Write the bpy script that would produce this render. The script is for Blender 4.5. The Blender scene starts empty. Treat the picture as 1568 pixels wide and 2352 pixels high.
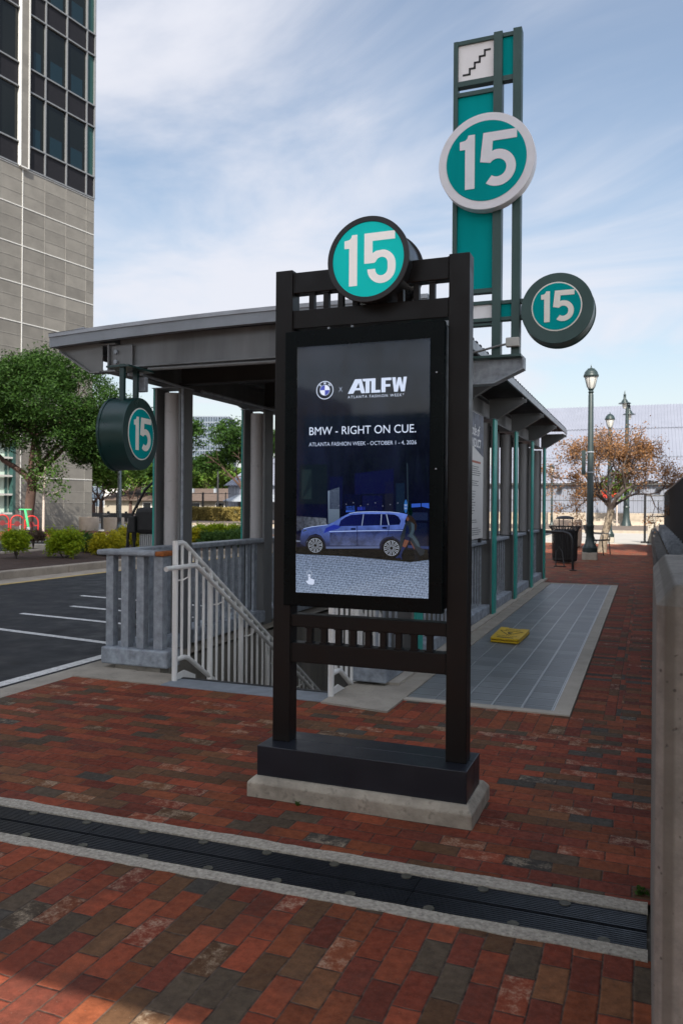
import bpy, bmesh, math, random
import numpy as np
from mathutils import Vector
R_ = math.radians
random.seed(7)
scene = bpy.context.scene
COL = scene.collection

# ------------------------------------------------------------------ camera
FPX, YAW, ROLL, HC = 1829.0, math.atan(702 / 1829.0), 0.0075, 1.5
cam_d = bpy.data.cameras.new("camera")
cam = bpy.data.objects.new("camera", cam_d); COL.objects.link(cam)
cam.location = (0, 0, HC)
cam_d.sensor_fit = 'HORIZONTAL'; cam_d.sensor_width = 24.0
cam_d.lens = 24.0 * FPX / 1568.0
cam_d.shift_y = -(1176 - 1160) / 1568.0
cam_d.clip_start = 0.05; cam_d.clip_end = 3000
from mathutils import Matrix
fw = Vector((-math.sin(YAW), math.cos(YAW), 0)); rt = Vector((math.cos(YAW), math.sin(YAW), 0)); up = Vector((0, 0, 1))
cr, sr = math.cos(ROLL), math.sin(ROLL)
# content turns clockwise -> camera turns counter-clockwise about its axis
crt = rt * cr + up * sr; cup = up * cr - rt * sr
cam.matrix_world = Matrix(((crt.x, cup.x, -fw.x, 0), (crt.y, cup.y, -fw.y, 0), (crt.z, cup.z, -fw.z, HC), (0, 0, 0, 1)))
cam_d.dof.use_dof = True; cam_d.dof.focus_distance = 4.4; cam_d.dof.aperture_fstop = 5.0
scene.camera = cam

# ------------------------------------------------------------------ light
SUN_EL = R_(42); SUN_H = Vector((0.25, -0.97)).normalized()      # horizontal direction towards the sun
sun_dir = Vector((SUN_H.x * math.cos(SUN_EL), SUN_H.y * math.cos(SUN_EL), math.sin(SUN_EL)))
sd = bpy.data.lights.new("sun", 'SUN'); sd.energy = 5.0; sd.angle = R_(0.5); sd.color = (1.0, 0.93, 0.83)
so = bpy.data.objects.new("sun", sd); COL.objects.link(so)
so.rotation_euler = (-sun_dir).to_track_quat('-Z', 'Y').to_euler(); so.location = (0, 0, 60)

world = bpy.data.worlds.new("World"); scene.world = world; world.use_nodes = True
SKY_CLOUD = 5.5
wt = world.node_tree; wn = wt.nodes; wl = wt.links; wn.clear()
wo = wn.new('ShaderNodeOutputWorld'); wb = wn.new('ShaderNodeBackground'); wb.inputs['Strength'].default_value = 0.085
sky = wn.new('ShaderNodeTexSky'); sky.sky_type = 'NISHITA'; sky.sun_disc = False
sky.sun_elevation = SUN_EL; sky.sun_rotation = math.atan2(SUN_H.x, SUN_H.y)
sky.air_density = 1.3; sky.dust_density = 1.6; sky.ozone_density = 1.2
tc = wn.new('ShaderNodeTexCoord')
sep = wn.new('ShaderNodeSeparateXYZ'); wl.new(tc.outputs['Generated'], sep.inputs[0])
def wmath(op, a, b=None):
    n = wn.new('ShaderNodeMath'); n.operation = op
    for i, v in enumerate((a, b)):
        if v is None: continue
        if isinstance(v, (int, float)): n.inputs[i].default_value = v
        else: wl.new(v, n.inputs[i])
    return n.outputs[0]
zc = wmath('ADD', wmath('MAXIMUM', sep.outputs[2], 0.0), 0.16)
comb = wn.new('ShaderNodeCombineXYZ')
wl.new(wmath('DIVIDE', sep.outputs[0], zc), comb.inputs[0]); wl.new(wmath('DIVIDE', sep.outputs[1], zc), comb.inputs[1])
mp = wn.new('ShaderNodeMapping'); mp.inputs['Rotation'].default_value = (0, 0, 1.9); mp.inputs['Scale'].default_value = (0.70, 1.10, 1)
mp.inputs['Location'].default_value = (2.3, 0.7, 0)
wl.new(comb.outputs[0], mp.inputs[0])
n1 = wn.new('ShaderNodeTexNoise'); n1.inputs['Scale'].default_value = 1.1; n1.inputs['Detail'].default_value = 7; n1.inputs['Roughness'].default_value = 0.55; n1.inputs['Distortion'].default_value = 1.3
wl.new(mp.outputs[0], n1.inputs['Vector'])
n2 = wn.new('ShaderNodeTexNoise'); n2.inputs['Scale'].default_value = 0.45; n2.inputs['Detail'].default_value = 3
wl.new(mp.outputs[0], n2.inputs['Vector'])
cl = wmath('ADD', wmath('MULTIPLY', n1.outputs[0], 0.6), wmath('MULTIPLY', n2.outputs[0], 0.6))
ramp = wn.new('ShaderNodeMapRange'); ramp.interpolation_type = 'SMOOTHSTEP'
ramp.inputs['From Min'].default_value = 0.48; ramp.inputs['From Max'].default_value = 0.74
ramp.inputs['To Min'].default_value = 0.12; ramp.inputs['To Max'].default_value = 0.92
wl.new(cl, ramp.inputs['Value'])
# thin veil thickens towards the horizon
hz = wmath('MULTIPLY', wmath('POWER', wmath('SUBTRACT', 1.0, wmath('MINIMUM', wmath('MAXIMUM', sep.outputs[2], 0.0), 1.0)), 6.0), 0.95)
cf = wmath('MINIMUM', wmath('MAXIMUM', ramp.outputs[0], hz), 0.95)
mx = wn.new('ShaderNodeMix'); mx.data_type = 'RGBA'
wl.new(cf, mx.inputs['Factor']); wl.new(sky.outputs[0], mx.inputs['A'])
# thin cloud scatters forward: it is brighter on the sun's side of the sky
vd = wn.new('ShaderNodeVectorMath'); vd.operation = 'DOT_PRODUCT'; wl.new(tc.outputs['Generated'], vd.inputs[0]); vd.inputs[1].default_value = tuple(sun_dir)
glow = wmath('ADD', 0.98, wmath('MULTIPLY', wmath('POWER', wmath('MAXIMUM', wmath('ADD', wmath('MULTIPLY', vd.outputs['Value'], 0.75), 0.25), 0.0), 1.6), 1.9))
vs_ = wn.new('ShaderNodeVectorMath'); vs_.operation = 'SCALE'; vs_.inputs[0].default_value = (SKY_CLOUD * 0.985, SKY_CLOUD * 1.0, SKY_CLOUD * 1.09); wl.new(glow, vs_.inputs['Scale'])
wl.new(vs_.outputs[0], mx.inputs['B'])
wl.new(mx.outputs['Result'], wb.inputs['Color']); wl.new(wb.outputs[0], wo.inputs[0])

scene.view_settings.view_transform = 'Standard'; scene.view_settings.look = 'None'
scene.view_settings.exposure = 0.92; scene.view_settings.gamma = 1.0
try: scene.view_settings.use_curve_mapping = False
except Exception: pass

# ------------------------------------------------------------------ node helpers
class NT:
    def __init__(s, name):
        s.m = bpy.data.materials.new(name); s.m.use_nodes = True
        s.t = s.m.node_tree; s.t.nodes.clear()
        s.out = s.t.nodes.new('ShaderNodeOutputMaterial')
        s.b = s.t.nodes.new('ShaderNodeBsdfPrincipled'); s.t.links.new(s.b.outputs[0], s.out.inputs[0])
        s.c = s.t.nodes.new('ShaderNodeTexCoord').outputs['Object']
    def put(s, v, sock):
        if isinstance(v, (int, float)): sock.default_value = v
        elif isinstance(v, tuple): sock.default_value = v if len(v) == 4 or sock.type == 'VECTOR' else (*v, 1)
        else: s.t.links.new(v, sock)
    def math(s, op, a, b=None, c=None, clamp=False):
        n = s.t.nodes.new('ShaderNodeMath'); n.operation = op; n.use_clamp = clamp
        for i, v in enumerate((a, b, c)):
            if v is not None: s.put(v, n.inputs[i])
        return n.outputs[0]
    def noise(s, scale, detail=4, rough=0.55, vec=None, dist=0.0):
        n = s.t.nodes.new('ShaderNodeTexNoise'); n.inputs['Scale'].default_value = scale; n.inputs['Detail'].default_value = detail
        n.inputs['Roughness'].default_value = rough; n.inputs['Distortion'].default_value = dist
        s.t.links.new(vec or s.c, n.inputs['Vector']); return n.outputs[0]
    def rng(s, v, a, b, c=0.0, d=1.0):
        n = s.t.nodes.new('ShaderNodeMapRange'); n.clamp = True
        s.put(v, n.inputs[0]); n.inputs[1].default_value = a; n.inputs[2].default_value = b; n.inputs[3].default_value = c; n.inputs[4].default_value = d
        return n.outputs[0]
    def mix(s, f, a, b, blend='MIX'):
        n = s.t.nodes.new('ShaderNodeMix'); n.data_type = 'RGBA'; n.blend_type = blend
        s.put(f, n.inputs['Factor']); s.put(a, n.inputs['A']); s.put(b, n.inputs['B']); return n.outputs['Result']
    def sep(s, v):
        n = s.t.nodes.new('ShaderNodeSeparateXYZ'); s.t.links.new(v, n.inputs[0]); return n.outputs
    def comb(s, x, y, z=0.0):
        n = s.t.nodes.new('ShaderNodeCombineXYZ')
        for i, v in enumerate((x, y, z)): s.put(v, n.inputs[i])
        return n.outputs[0]
    def white(s, v):
        n = s.t.nodes.new('ShaderNodeTexWhiteNoise'); n.noise_dimensions = '3D'; s.t.links.new(v, n.inputs['Vector']); return n.outputs['Value'], n.outputs['Color']
    def mapping(s, v, scale=(1, 1, 1), rot=(0, 0, 0), loc=(0, 0, 0)):
        n = s.t.nodes.new('ShaderNodeMapping'); s.t.links.new(v, n.inputs[0])
        n.inputs['Scale'].default_value = scale; n.inputs['Rotation'].default_value = rot; n.inputs['Location'].default_value = loc
        return n.outputs[0]
    def ramp(s, v, stops, const=False):
        n = s.t.nodes.new('ShaderNodeValToRGB'); s.put(v, n.inputs[0]); cr = n.color_ramp
        cr.interpolation = 'CONSTANT' if const else 'LINEAR'
        while len(cr.elements) < len(stops): cr.elements.new(0.5)
        for e, (p, c) in zip(cr.elements, stops): e.position = p; e.color = (*c, 1)
        return n.outputs[0]
    def bump(s, h, strength=0.3, dist=0.01):
        n = s.t.nodes.new('ShaderNodeBump'); n.inputs['Strength'].default_value = strength; n.inputs['Distance'].default_value = dist
        s.t.links.new(h, n.inputs['Height']); s.t.links.new(n.outputs[0], s.b.inputs['Normal'])
    def set(s, color=None, rough=None, metal=None, spec=None):
        if color is not None: s.put(color, s.b.inputs['Base Color'])
        if rough is not None: s.put(rough, s.b.inputs['Roughness'])
        if metal is not None: s.put(metal, s.b.inputs['Metallic'])
        if spec is not None: s.put(spec, s.b.inputs['Specular IOR Level'])
        return s

def sc(c, k): return tuple(min(1, x * k) for x in c)
def mat(name, c, rough=0.5, metal=0.0, var=0.12, scale=6.0, bump=0.0, bscale=60, streak=False, spots=0.0):
    t = NT(name)
    v = t.mapping(t.c, (1, 1, 0.15)) if streak else t.c
    n = t.noise(scale, 5, 0.6, v)
    f = t.rng(n, 0.3, 0.7)
    colr = t.mix(f, sc(c, 1 - var), sc(c, 1 + var))
    if spots:
        colr = t.mix(t.math('MULTIPLY', t.rng(t.noise(bscale * 0.6, 3), 0.58, 0.75), spots), colr, sc(c, 0.35))
    t.set(colr, t.rng(t.noise(scale * 1.7, 3), 0.3, 0.7, rough - 0.07, min(1, rough + 0.07)), metal)
    if bump: t.bump(t.noise(bscale, 4, 0.6), bump, 0.006)
    return t.m

def emis(name, c, k=1.0):
    t = NT(name); t.set((0, 0, 0), 0.6, 0, 0.0)
    t.b.inputs['Emission Color'].default_value = (*c, 1); t.b.inputs['Emission Strength'].default_value = k * 0.74
    return t.m

def brick_mat(name, L, W, rot=0.0, ox=0.0, oy=0.0, stack=False):
    t = NT(name)
    v = t.mapping(t.c, (1, 1, 1), (0, 0, rot), (ox, oy, 0))
    x, y, _ = t.sep(v)
    wob = t.math('MULTIPLY', t.math('SUBTRACT', t.noise(5.0, 2), 0.5), 0.012)
    wob2 = t.math('MULTIPLY', t.math('SUBTRACT', t.noise(4.0, 2, vec=t.mapping(t.c, loc=(5, 3, 0))), 0.5), 0.012)
    u = t.math('DIVIDE', t.math('ADD', x, wob), L); w = t.math('DIVIDE', t.math('ADD', y, wob2), W)
    row = t.math('FLOOR', w)
    if not stack:
        jit = t.math('MULTIPLY', t.math('SUBTRACT', t.white(t.comb(row, 3.3, 1.7))[0], 0.5), 0.16)
        u = t.math('ADD', t.math('ADD', u, t.math('MULTIPLY', t.math('MODULO', t.math('ABSOLUTE', row), 2.0), 0.5)), jit)
    col_ = t.math('FLOOR', u)
    du = t.math('MULTIPLY', t.math('SUBTRACT', 0.5, t.math('ABSOLUTE', t.math('SUBTRACT', t.math('FRACT', u), 0.5))), L)
    dv = t.math('MULTIPLY', t.math('SUBTRACT', 0.5, t.math('ABSOLUTE', t.math('SUBTRACT', t.math('FRACT', w), 0.5))), W)
    d = t.math('MINIMUM', du, dv)
    idv = t.comb(row, col_, 0.37)
    r1, rc = t.white(idv); r2, _ = t.white(t.comb(row, col_, 9.1)); r3, _ = t.white(t.comb(row, col_, 5.5))
    base = t.ramp(r1, [(0, (0.228, 0.053, 0.025)), (0.16, (0.185, 0.042, 0.022)), (0.32, (0.240, 0.061, 0.028)), (0.44, (0.155, 0.039, 0.023)),
                       (0.56, (0.200, 0.057, 0.024)), (0.71, (0.118, 0.060, 0.030)), (0.83, (0.085, 0.062, 0.041)), (0.89, (0.170, 0.072, 0.032)), (0.965, (0.066, 0.057, 0.046))], True)
    base = t.mix(1.0, base, t.mix(r3, (0.78, 0.78, 0.78), (1.2, 1.2, 1.2)), 'MULTIPLY')
    mott = t.rng(t.noise(26, 6, 0.72), 0.3, 0.72, 0.62, 1.32)
    base = t.mix(1.0, base, t.comb(mott, mott, mott), 'MULTIPLY')
    # dark smudges that cross bricks, soot and tyre marks
    base = t.mix(t.math('MULTIPLY', t.rng(t.noise(3.2, 5, 0.65), 0.48, 0.7), 0.42), base, (0.045, 0.030, 0.023))
    base = t.mix(t.math('MULTIPLY', t.rng(t.noise(140, 3), 0.62, 0.72), 0.5), base, (0.03, 0.018, 0.014))
    # pale lime bloom on a few bricks
    eff = t.math('MULTIPLY', t.math('GREATER_THAN', r2, 0.885), t.math('MULTIPLY', t.rng(t.noise(13, 6, 0.75), 0.47, 0.62), t.rng(t.noise(90, 4, 0.7), 0.35, 0.6)))
    base = t.mix(t.math('MULTIPLY', eff, 0.72), base, (0.42, 0.33, 0.23))
    speck = t.rng(t.noise(170, 2), 0.70, 0.76)
    base = t.mix(t.math('MULTIPLY', speck, 0.5), base, (0.33, 0.27, 0.22))
    joint = t.rng(d, 0.0012, 0.0042, 1.0, 0.0)
    jc = t.mix(t.rng(t.noise(30, 2), 0.35, 0.65), (0.018, 0.015, 0.013), (0.10, 0.075, 0.058))
    colr = t.mix(t.math('MULTIPLY', joint, 0.9), base, jc)
    t.set(colr, t.rng(t.noise(40, 3), 0.3, 0.7, 0.66, 0.92), 0, 0.16)
    h = t.math('ADD', t.math('MULTIPLY', t.rng(d, 0.0, 0.007), 1.0), t.math('ADD', t.math('MULTIPLY', t.noise(90, 5, 0.7), 0.35), t.math('MULTIPLY', r3, 0.35)))
    t.bump(h, 0.55, 0.006)
    return t.m

# ------------------------------------------------------------------ materials
M = {}
M['brick_near'] = brick_mat('brick_near', 0.197, 0.0965, R_(90), 0.02, 0.03)
M['brick_far'] = brick_mat('brick_far', 0.197, 0.0965, 0.0, 0.05, 0.02)
M['brick_row'] = brick_mat('brick_row', 0.216, 0.1005, R_(90), 0.0, 0.0, True)
M['black_paint'] = mat('black_paint', (0.0055, 0.0046, 0.0043), 0.42, 0, 0.15, 5, streak=True)
M['black_paint'].node_tree.nodes['Principled BSDF'].inputs['Specular IOR Level'].default_value = 0.25
M['navy_paint'] = mat('navy_paint', (0.010, 0.012, 0.018), 0.36, 0, 0.15, 4)
M['black_glass'] = mat('black_glass', (0.0012, 0.003, 0.0036), 0.3, 0, 0.02)
M['black_glass'].node_tree.nodes['Principled BSDF'].inputs['Specular IOR Level'].default_value = 0.10
M['footing'] = mat('footing_concrete', (0.33, 0.295, 0.235), 0.9, 0, 0.32, 7, 0.9, 45, spots=0.6)
M['concrete'] = mat('concrete', (0.31, 0.28, 0.23), 0.9, 0, 0.18, 4, 0.3, 60, spots=0.4)
M['concrete_pale'] = mat('concrete_pale', (0.40, 0.365, 0.305), 0.9, 0, 0.14, 3, 0.25, 40, spots=0.3)
M['concrete_stain'] = mat('concrete_stain', (0.20, 0.185, 0.155), 0.92, 0, 0.4, 2.2, 0.4, 50, streak=True, spots=0.6)
M['aggregate'] = mat('aggregate', (0.36, 0.325, 0.265), 0.95, 0, 0.35, 55, 0.9, 120, spots=0.8)
M['galv'] = mat('galvanised_steel', (0.28, 0.31, 0.345), 0.5, 0.2, 0.3, 14, 0.05, 80)
M['galv_block'] = mat('galvanised_block', (0.27, 0.305, 0.345), 0.6, 0.1, 0.42, 12, 0.05, 80)
M['steel_dark'] = mat('weathered_beam_steel', (0.145, 0.15, 0.155), 0.5, 0.3, 0.35, 3, 0.04, 60, streak=True)
M['steel_roof'] = mat('roof_steel', (0.10, 0.11, 0.13), 0.45, 0.3, 0.18, 3)
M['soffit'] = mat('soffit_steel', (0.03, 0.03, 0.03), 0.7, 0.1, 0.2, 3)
M['flange'] = mat('flange_grey', (0.16, 0.165, 0.165), 0.5, 0.2, 0.12, 3, streak=True)
M['teal_edge'] = mat('teal_edge_paint', (0.018, 0.30, 0.25), 0.45, 0, 0.08, 3)
M['white_pipe'] = mat('white_pipe_paint', (0.72, 0.72, 0.69), 0.4, 0, 0.10, 14, streak=True, spots=0.12)
M['rust'] = mat('rust', (0.28, 0.085, 0.015), 0.8, 0, 0.4, 30, 0.2, 90)
M['sign_green'] = mat('sign_frame_green', (0.021, 0.060, 0.055), 0.42, 0, 0.12, 3)
M['drum_green'] = mat('drum_dark_green', (0.006, 0.034, 0.032), 0.33, 0, 0.12, 3)
M['teal'] = mat('teal_panel', (0.0, 0.28, 0.285), 0.55, 0, 0.10, 2.5, streak=True)
M['teal'].node_tree.nodes['Principled BSDF'].inputs['Specular IOR Level'].default_value = 0.04
M['teal_kiosk'] = mat('teal_kiosk_face', (0.004, 0.40, 0.38), 0.4, 0, 0.03, 2)
_b = M['teal_kiosk'].node_tree.nodes['Principled BSDF']; _b.inputs['Specular IOR Level'].default_value = 0.12; _b.inputs['Emission Color'].default_value = (0.0, 0.30, 0.29, 1); _b.inputs['Emission Strength'].default_value = 0.33   # a lit cabinet sign
M['sign_white'] = mat('sign_white', (0.80, 0.79, 0.80), 0.45, 0, 0.05, 4)
M['cream'] = mat('sign_cream', (0.80, 0.77, 0.70), 0.45, 0, 0.04, 4)
M['ring_grey'] = mat('ring_grey', (0.70, 0.70, 0.74), 0.45, 0.0, 0.06, 4)
M['pict_black'] = mat('pictogram_black', (0.012, 0.013, 0.015), 0.5)
M['asphalt'] = mat('asphalt', (0.015, 0.017, 0.021), 0.72, 0, 0.55, 0.7, 0.55, 160, spots=0.5)
M['asphalt'].node_tree.nodes['Principled BSDF'].inputs['Specular IOR Level'].default_value = 0.3
t = NT('asphalt_worn'); n_ = t.rng(t.noise(0.8, 6, 0.65), 0.3, 0.7)
ac = t.mix(n_, (0.0085, 0.0098, 0.0125), (0.021, 0.0235, 0.0285)); ac = t.mix(t.math('MULTIPLY', t.rng(t.noise(260, 2), 0.6, 0.72), 0.5), ac, (0.06, 0.062, 0.066))
ck = t.math('ABSOLUTE', t.math('SUBTRACT', t.noise(0.55, 7, 0.6, None, 0.6), 0.5)); ac = t.mix(t.math('MULTIPLY', t.rng(ck, 0.0008, 0.0035, 1, 0), 0.8), ac, (0.003, 0.003, 0.003))
ac = t.mix(t.math('MULTIPLY', t.rng(t.noise(1.9, 3), 0.62, 0.70), 0.7), ac, (0.006, 0.006, 0.007))
t.set(ac, t.rng(t.noise(3, 4), .3, .7, .5, .85), 0, 0.3); t.bump(t.noise(170, 3, .7), 0.4, 0.006); M['asphalt'] = t.m
M['road'] = mat('road_surface', (0.31, 0.295, 0.27), 0.9, 0, 0.08, 0.6, 0.2, 60)
M['paint_white'] = mat('road_paint_white', (0.62, 0.62, 0.60), 0.8, 0, 0.25, 22, 0.2, 80, spots=0.9)
M['paint_yellow'] = mat('road_paint_yellow', (0.42, 0.30, 0.10), 0.85, 0, 0.3, 8)
M['mulch'] = mat('mulch', (0.040, 0.020, 0.012), 1.0, 0, 0.75, 28, 1.0, 34, spots=0.7)
M['kerb'] = mat('kerb_concrete', (0.30, 0.255, 0.20), 0.92, 0, 0.22, 3, 0.3, 50, spots=0.5)
M['dirt'] = mat('ground_dirt', (0.16, 0.14, 0.11), 1.0, 0, 0.2, 0.4, 0.3, 20)
M['tree_bark'] = mat('tree_bark', (0.070, 0.040, 0.030), 0.9, 0, 0.4, 9, 0.5, 40, streak=True)
M['pale_bark'] = mat('pale_bark', (0.19, 0.155, 0.115), 0.9, 0, 0.5, 12, 0.6, 40, spots=0.5)
M['white_bark'] = mat('white_bark', (0.45, 0.38, 0.33), 0.9, 0, 0.1, 8)
M['twig'] = mat('twig', (0.075, 0.058, 0.05), 0.9, 0, 0.2, 8)
M['lamp_green'] = mat('lamp_post_green', (0.018, 0.032, 0.032), 0.4, 0.1, 0.15, 4)
M['lamp_grey'] = mat('lamp_post_grey', (0.11, 0.13, 0.14), 0.3, 0.7, 0.15, 4)
M['black_metal'] = mat('black_metal', (0.010, 0.010, 0.011), 0.45, 0, 0.1, 6)
M['black_rubber'] = mat('black_rubber', (0.012, 0.012, 0.013), 0.7, 0, 0.1, 6)
M['planter'] = mat('planter_concrete', (0.42, 0.35, 0.28), 0.9, 0, 0.08, 5, 0.15, 60)
M['red_paint'] = mat('red_rack_paint', (0.50, 0.022, 0.02), 0.35, 0, 0.05)
M['scooter_green'] = mat('scooter_green', (0.05, 0.52, 0.17), 0.4, 0, 0.05)
M['scooter_white'] = mat('scooter_white', (0.75, 0.75, 0.75), 0.4, 0, 0.05)
M['yellow'] = mat('yellow_plastic', (0.62, 0.40, 0.010), 0.45, 0, 0.12, 8)
M['yellow_print'] = mat('sign_print_dark', (0.07, 0.055, 0.01), 0.6)
M['wood'] = mat('weathered_timber', (0.060, 0.056, 0.050), 0.95, 0, 0.6, 7, 0.9, 40, spots=0.5)
M['barn_roof'] = mat('barn_roof_metal', (0.20, 0.215, 0.26), 0.5, 0.1, 0.06, 0.5)
M['barn_wall'] = mat('barn_wall_metal', (0.18, 0.195, 0.235), 0.5, 0.1, 0.08, 0.5)
M['trim'] = mat('pale_trim', (0.45, 0.45, 0.42), 0.6)
M['brown_roof'] = mat('brown_shingles', (0.085, 0.06, 0.047), 0.95, 0, 0.2, 2)
M['house_wall'] = mat('house_wall', (0.27, 0.24, 0.19), 0.9, 0, 0.06, 1)
M['white_wall'] = mat('white_wall', (0.55, 0.54, 0.52), 0.9, 0, 0.05, 1)
M['stone_base'] = None
M['stone_white'] = mat('white_reveal', (0.55, 0.55, 0.53), 0.5, 0, 0.04)
M['mullion'] = mat('mullion_grey', (0.20, 0.21, 0.22), 0.45, 0.3, 0.06)
M['spandrel'] = mat('spandrel_dark', (0.014, 0.014, 0.017), 0.5, 0, 0.1)
M['spandrel'].node_tree.nodes['Principled BSDF'].inputs['Specular IOR Level'].default_value = 0.12
M['lit_pane'] = mat('lit_window_green', (0.50, 0.62, 0.54), 0.6, 0, 0.05, 1)  # pale green stands for the light showing in the pane
M['ev_grey'] = mat('charger_grey', (0.42, 0.43, 0.44), 0.45, 0.1, 0.06)
M['sign_paper'] = mat('poster_paper', (0.58, 0.57, 0.54), 0.6, 0, 0.04, 4)
M['poster_head'] = mat('poster_header', (0.045, 0.055, 0.085), 0.5, 0, 0.7, 7)
M['poster_ink'] = mat('poster_ink', (0.13, 0.13, 0.13), 0.7)
M['poster_red'] = mat('poster_red', (0.36, 0.12, 0.08), 0.7)
M['city_wall'] = mat('city_block_wall', (0.22, 0.19, 0.17), 0.8, 0, 0.2, 0.1)
def leaf_mat(name, c1, c2, trans=0.22):
    t = NT(name)
    info = t.t.nodes.new('ShaderNodeNewGeometry')
    r = info.outputs['Random Per Island']
    colr = t.mix(r, c1, c2)
    t.set(colr, 0.6, 0, 0.15)
    tr = t.t.nodes.new('ShaderNodeBsdfTranslucent'); t.put(t.mix(0.5, colr, c2), tr.inputs['Color'])
    ms = t.t.nodes.new('ShaderNodeMixShader'); ms.inputs[0].default_value = trans
    t.t.links.new(t.b.outputs[0], ms.inputs[1]); t.t.links.new(tr.outputs[0], ms.inputs[2]); t.t.links.new(ms.outputs[0], t.out.inputs[0])
    return t.m
M['leaf_dark'] = leaf_mat('leaf_dark', (0.009, 0.030, 0.005), (0.038, 0.085, 0.013))
M['leaf_mid'] = leaf_mat('leaf_mid', (0.024, 0.065, 0.012), (0.075, 0.135, 0.028))
M['leaf_bright'] = leaf_mat('leaf_bright', (0.05, 0.115, 0.014), (0.13, 0.20, 0.035))
M['leaf_lime'] = leaf_mat('leaf_lime', (0.12, 0.21, 0.008), (0.30, 0.36, 0.015))
M['leaf_gold'] = leaf_mat('leaf_gold', (0.20, 0.22, 0.008), (0.46, 0.38, 0.02))
M['leaf_hedge'] = leaf_mat('leaf_hedge', (0.16, 0.13, 0.038), (0.34, 0.265, 0.085))
M['leaf_brown'] = leaf_mat('leaf_brown', (0.12, 0.062, 0.032), (0.31, 0.16, 0.066))
M['leaf_red'] = leaf_mat('leaf_red', (0.45, 0.02, 0.015), (0.6, 0.05, 0.02))
def glass_mat(name, c, rough=0.04, spec=0.6):
    t = NT(name); t.set(c, rough, 0, spec); return t.m
M['tower_glass'] = glass_mat('tower_glass', (0.006, 0.008, 0.008), 0.05, 0.28)
M['tower_glass_blue'] = glass_mat('tower_glass_interior', (0.008, 0.020, 0.028), 0.05, 0.28)
M['corner_glass'] = glass_mat('corner_glass', (0.018, 0.055, 0.050), 0.05, 0.35)
M['city_glass'] = glass_mat('city_glass', (0.035, 0.055, 0.08), 0.12, 0.5)
M['lens'] = mat('lamp_lens', (0.55, 0.55, 0.52), 0.15, 0, 0.1, 6)
M['hoof'] = M['black_metal']
# glass front of the screen: clear with real reflections
t = NT('screen_glass'); 
fr = t.t.nodes.new('ShaderNodeFresnel'); fr.inputs[0].default_value = 1.42
tr = t.t.nodes.new('ShaderNodeBsdfTransparent'); gl = t.t.nodes.new('ShaderNodeBsdfGlossy'); gl.inputs['Roughness'].default_value = 0.04
ms = t.t.nodes.new('ShaderNodeMixShader')
t.t.links.new(fr.outputs[0], ms.inputs[0]); t.t.links.new(tr.outputs[0], ms.inputs[1]); t.t.links.new(gl.outputs[0], ms.inputs[2]); t.t.links.new(ms.outputs[0], t.out.inputs[0])
M['screen_glass'] = t.m
# stone cladding: per-slab variation (face local coords: y along the face, z up)
def stone_mat():
    t = NT('stone_cladding')
    x, y, z = t.sep(t.c)
    idv = t.comb(t.math('FLOOR', t.math('DIVIDE', t.math('ADD', y, 0.83), 1.38)), t.math('FLOOR', t.math('DIVIDE', t.math('SUBTRACT', z, 0.2), 0.643)), 1.0)
    r, _ = t.white(idv)
    c = t.mix(r, (0.134, 0.127, 0.113), (0.180, 0.171, 0.152))
    k = t.rng(t.noise(1.3, 6, 0.65), 0.3, 0.7, 0.85, 1.15)
    c = t.mix(1.0, c, t.comb(k, k, k), 'MULTIPLY')
    c = t.mix(t.math('MULTIPLY', t.rng(t.noise(30, 3), 0.6, 0.75), 0.35), c, (0.36, 0.33, 0.29))
    t.set(c, 0.6); return t.m
M['stone'] = stone_mat()
M['stone_joint'] = mat('stone_joint', (0.24, 0.23, 0.21), 0.8)

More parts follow.
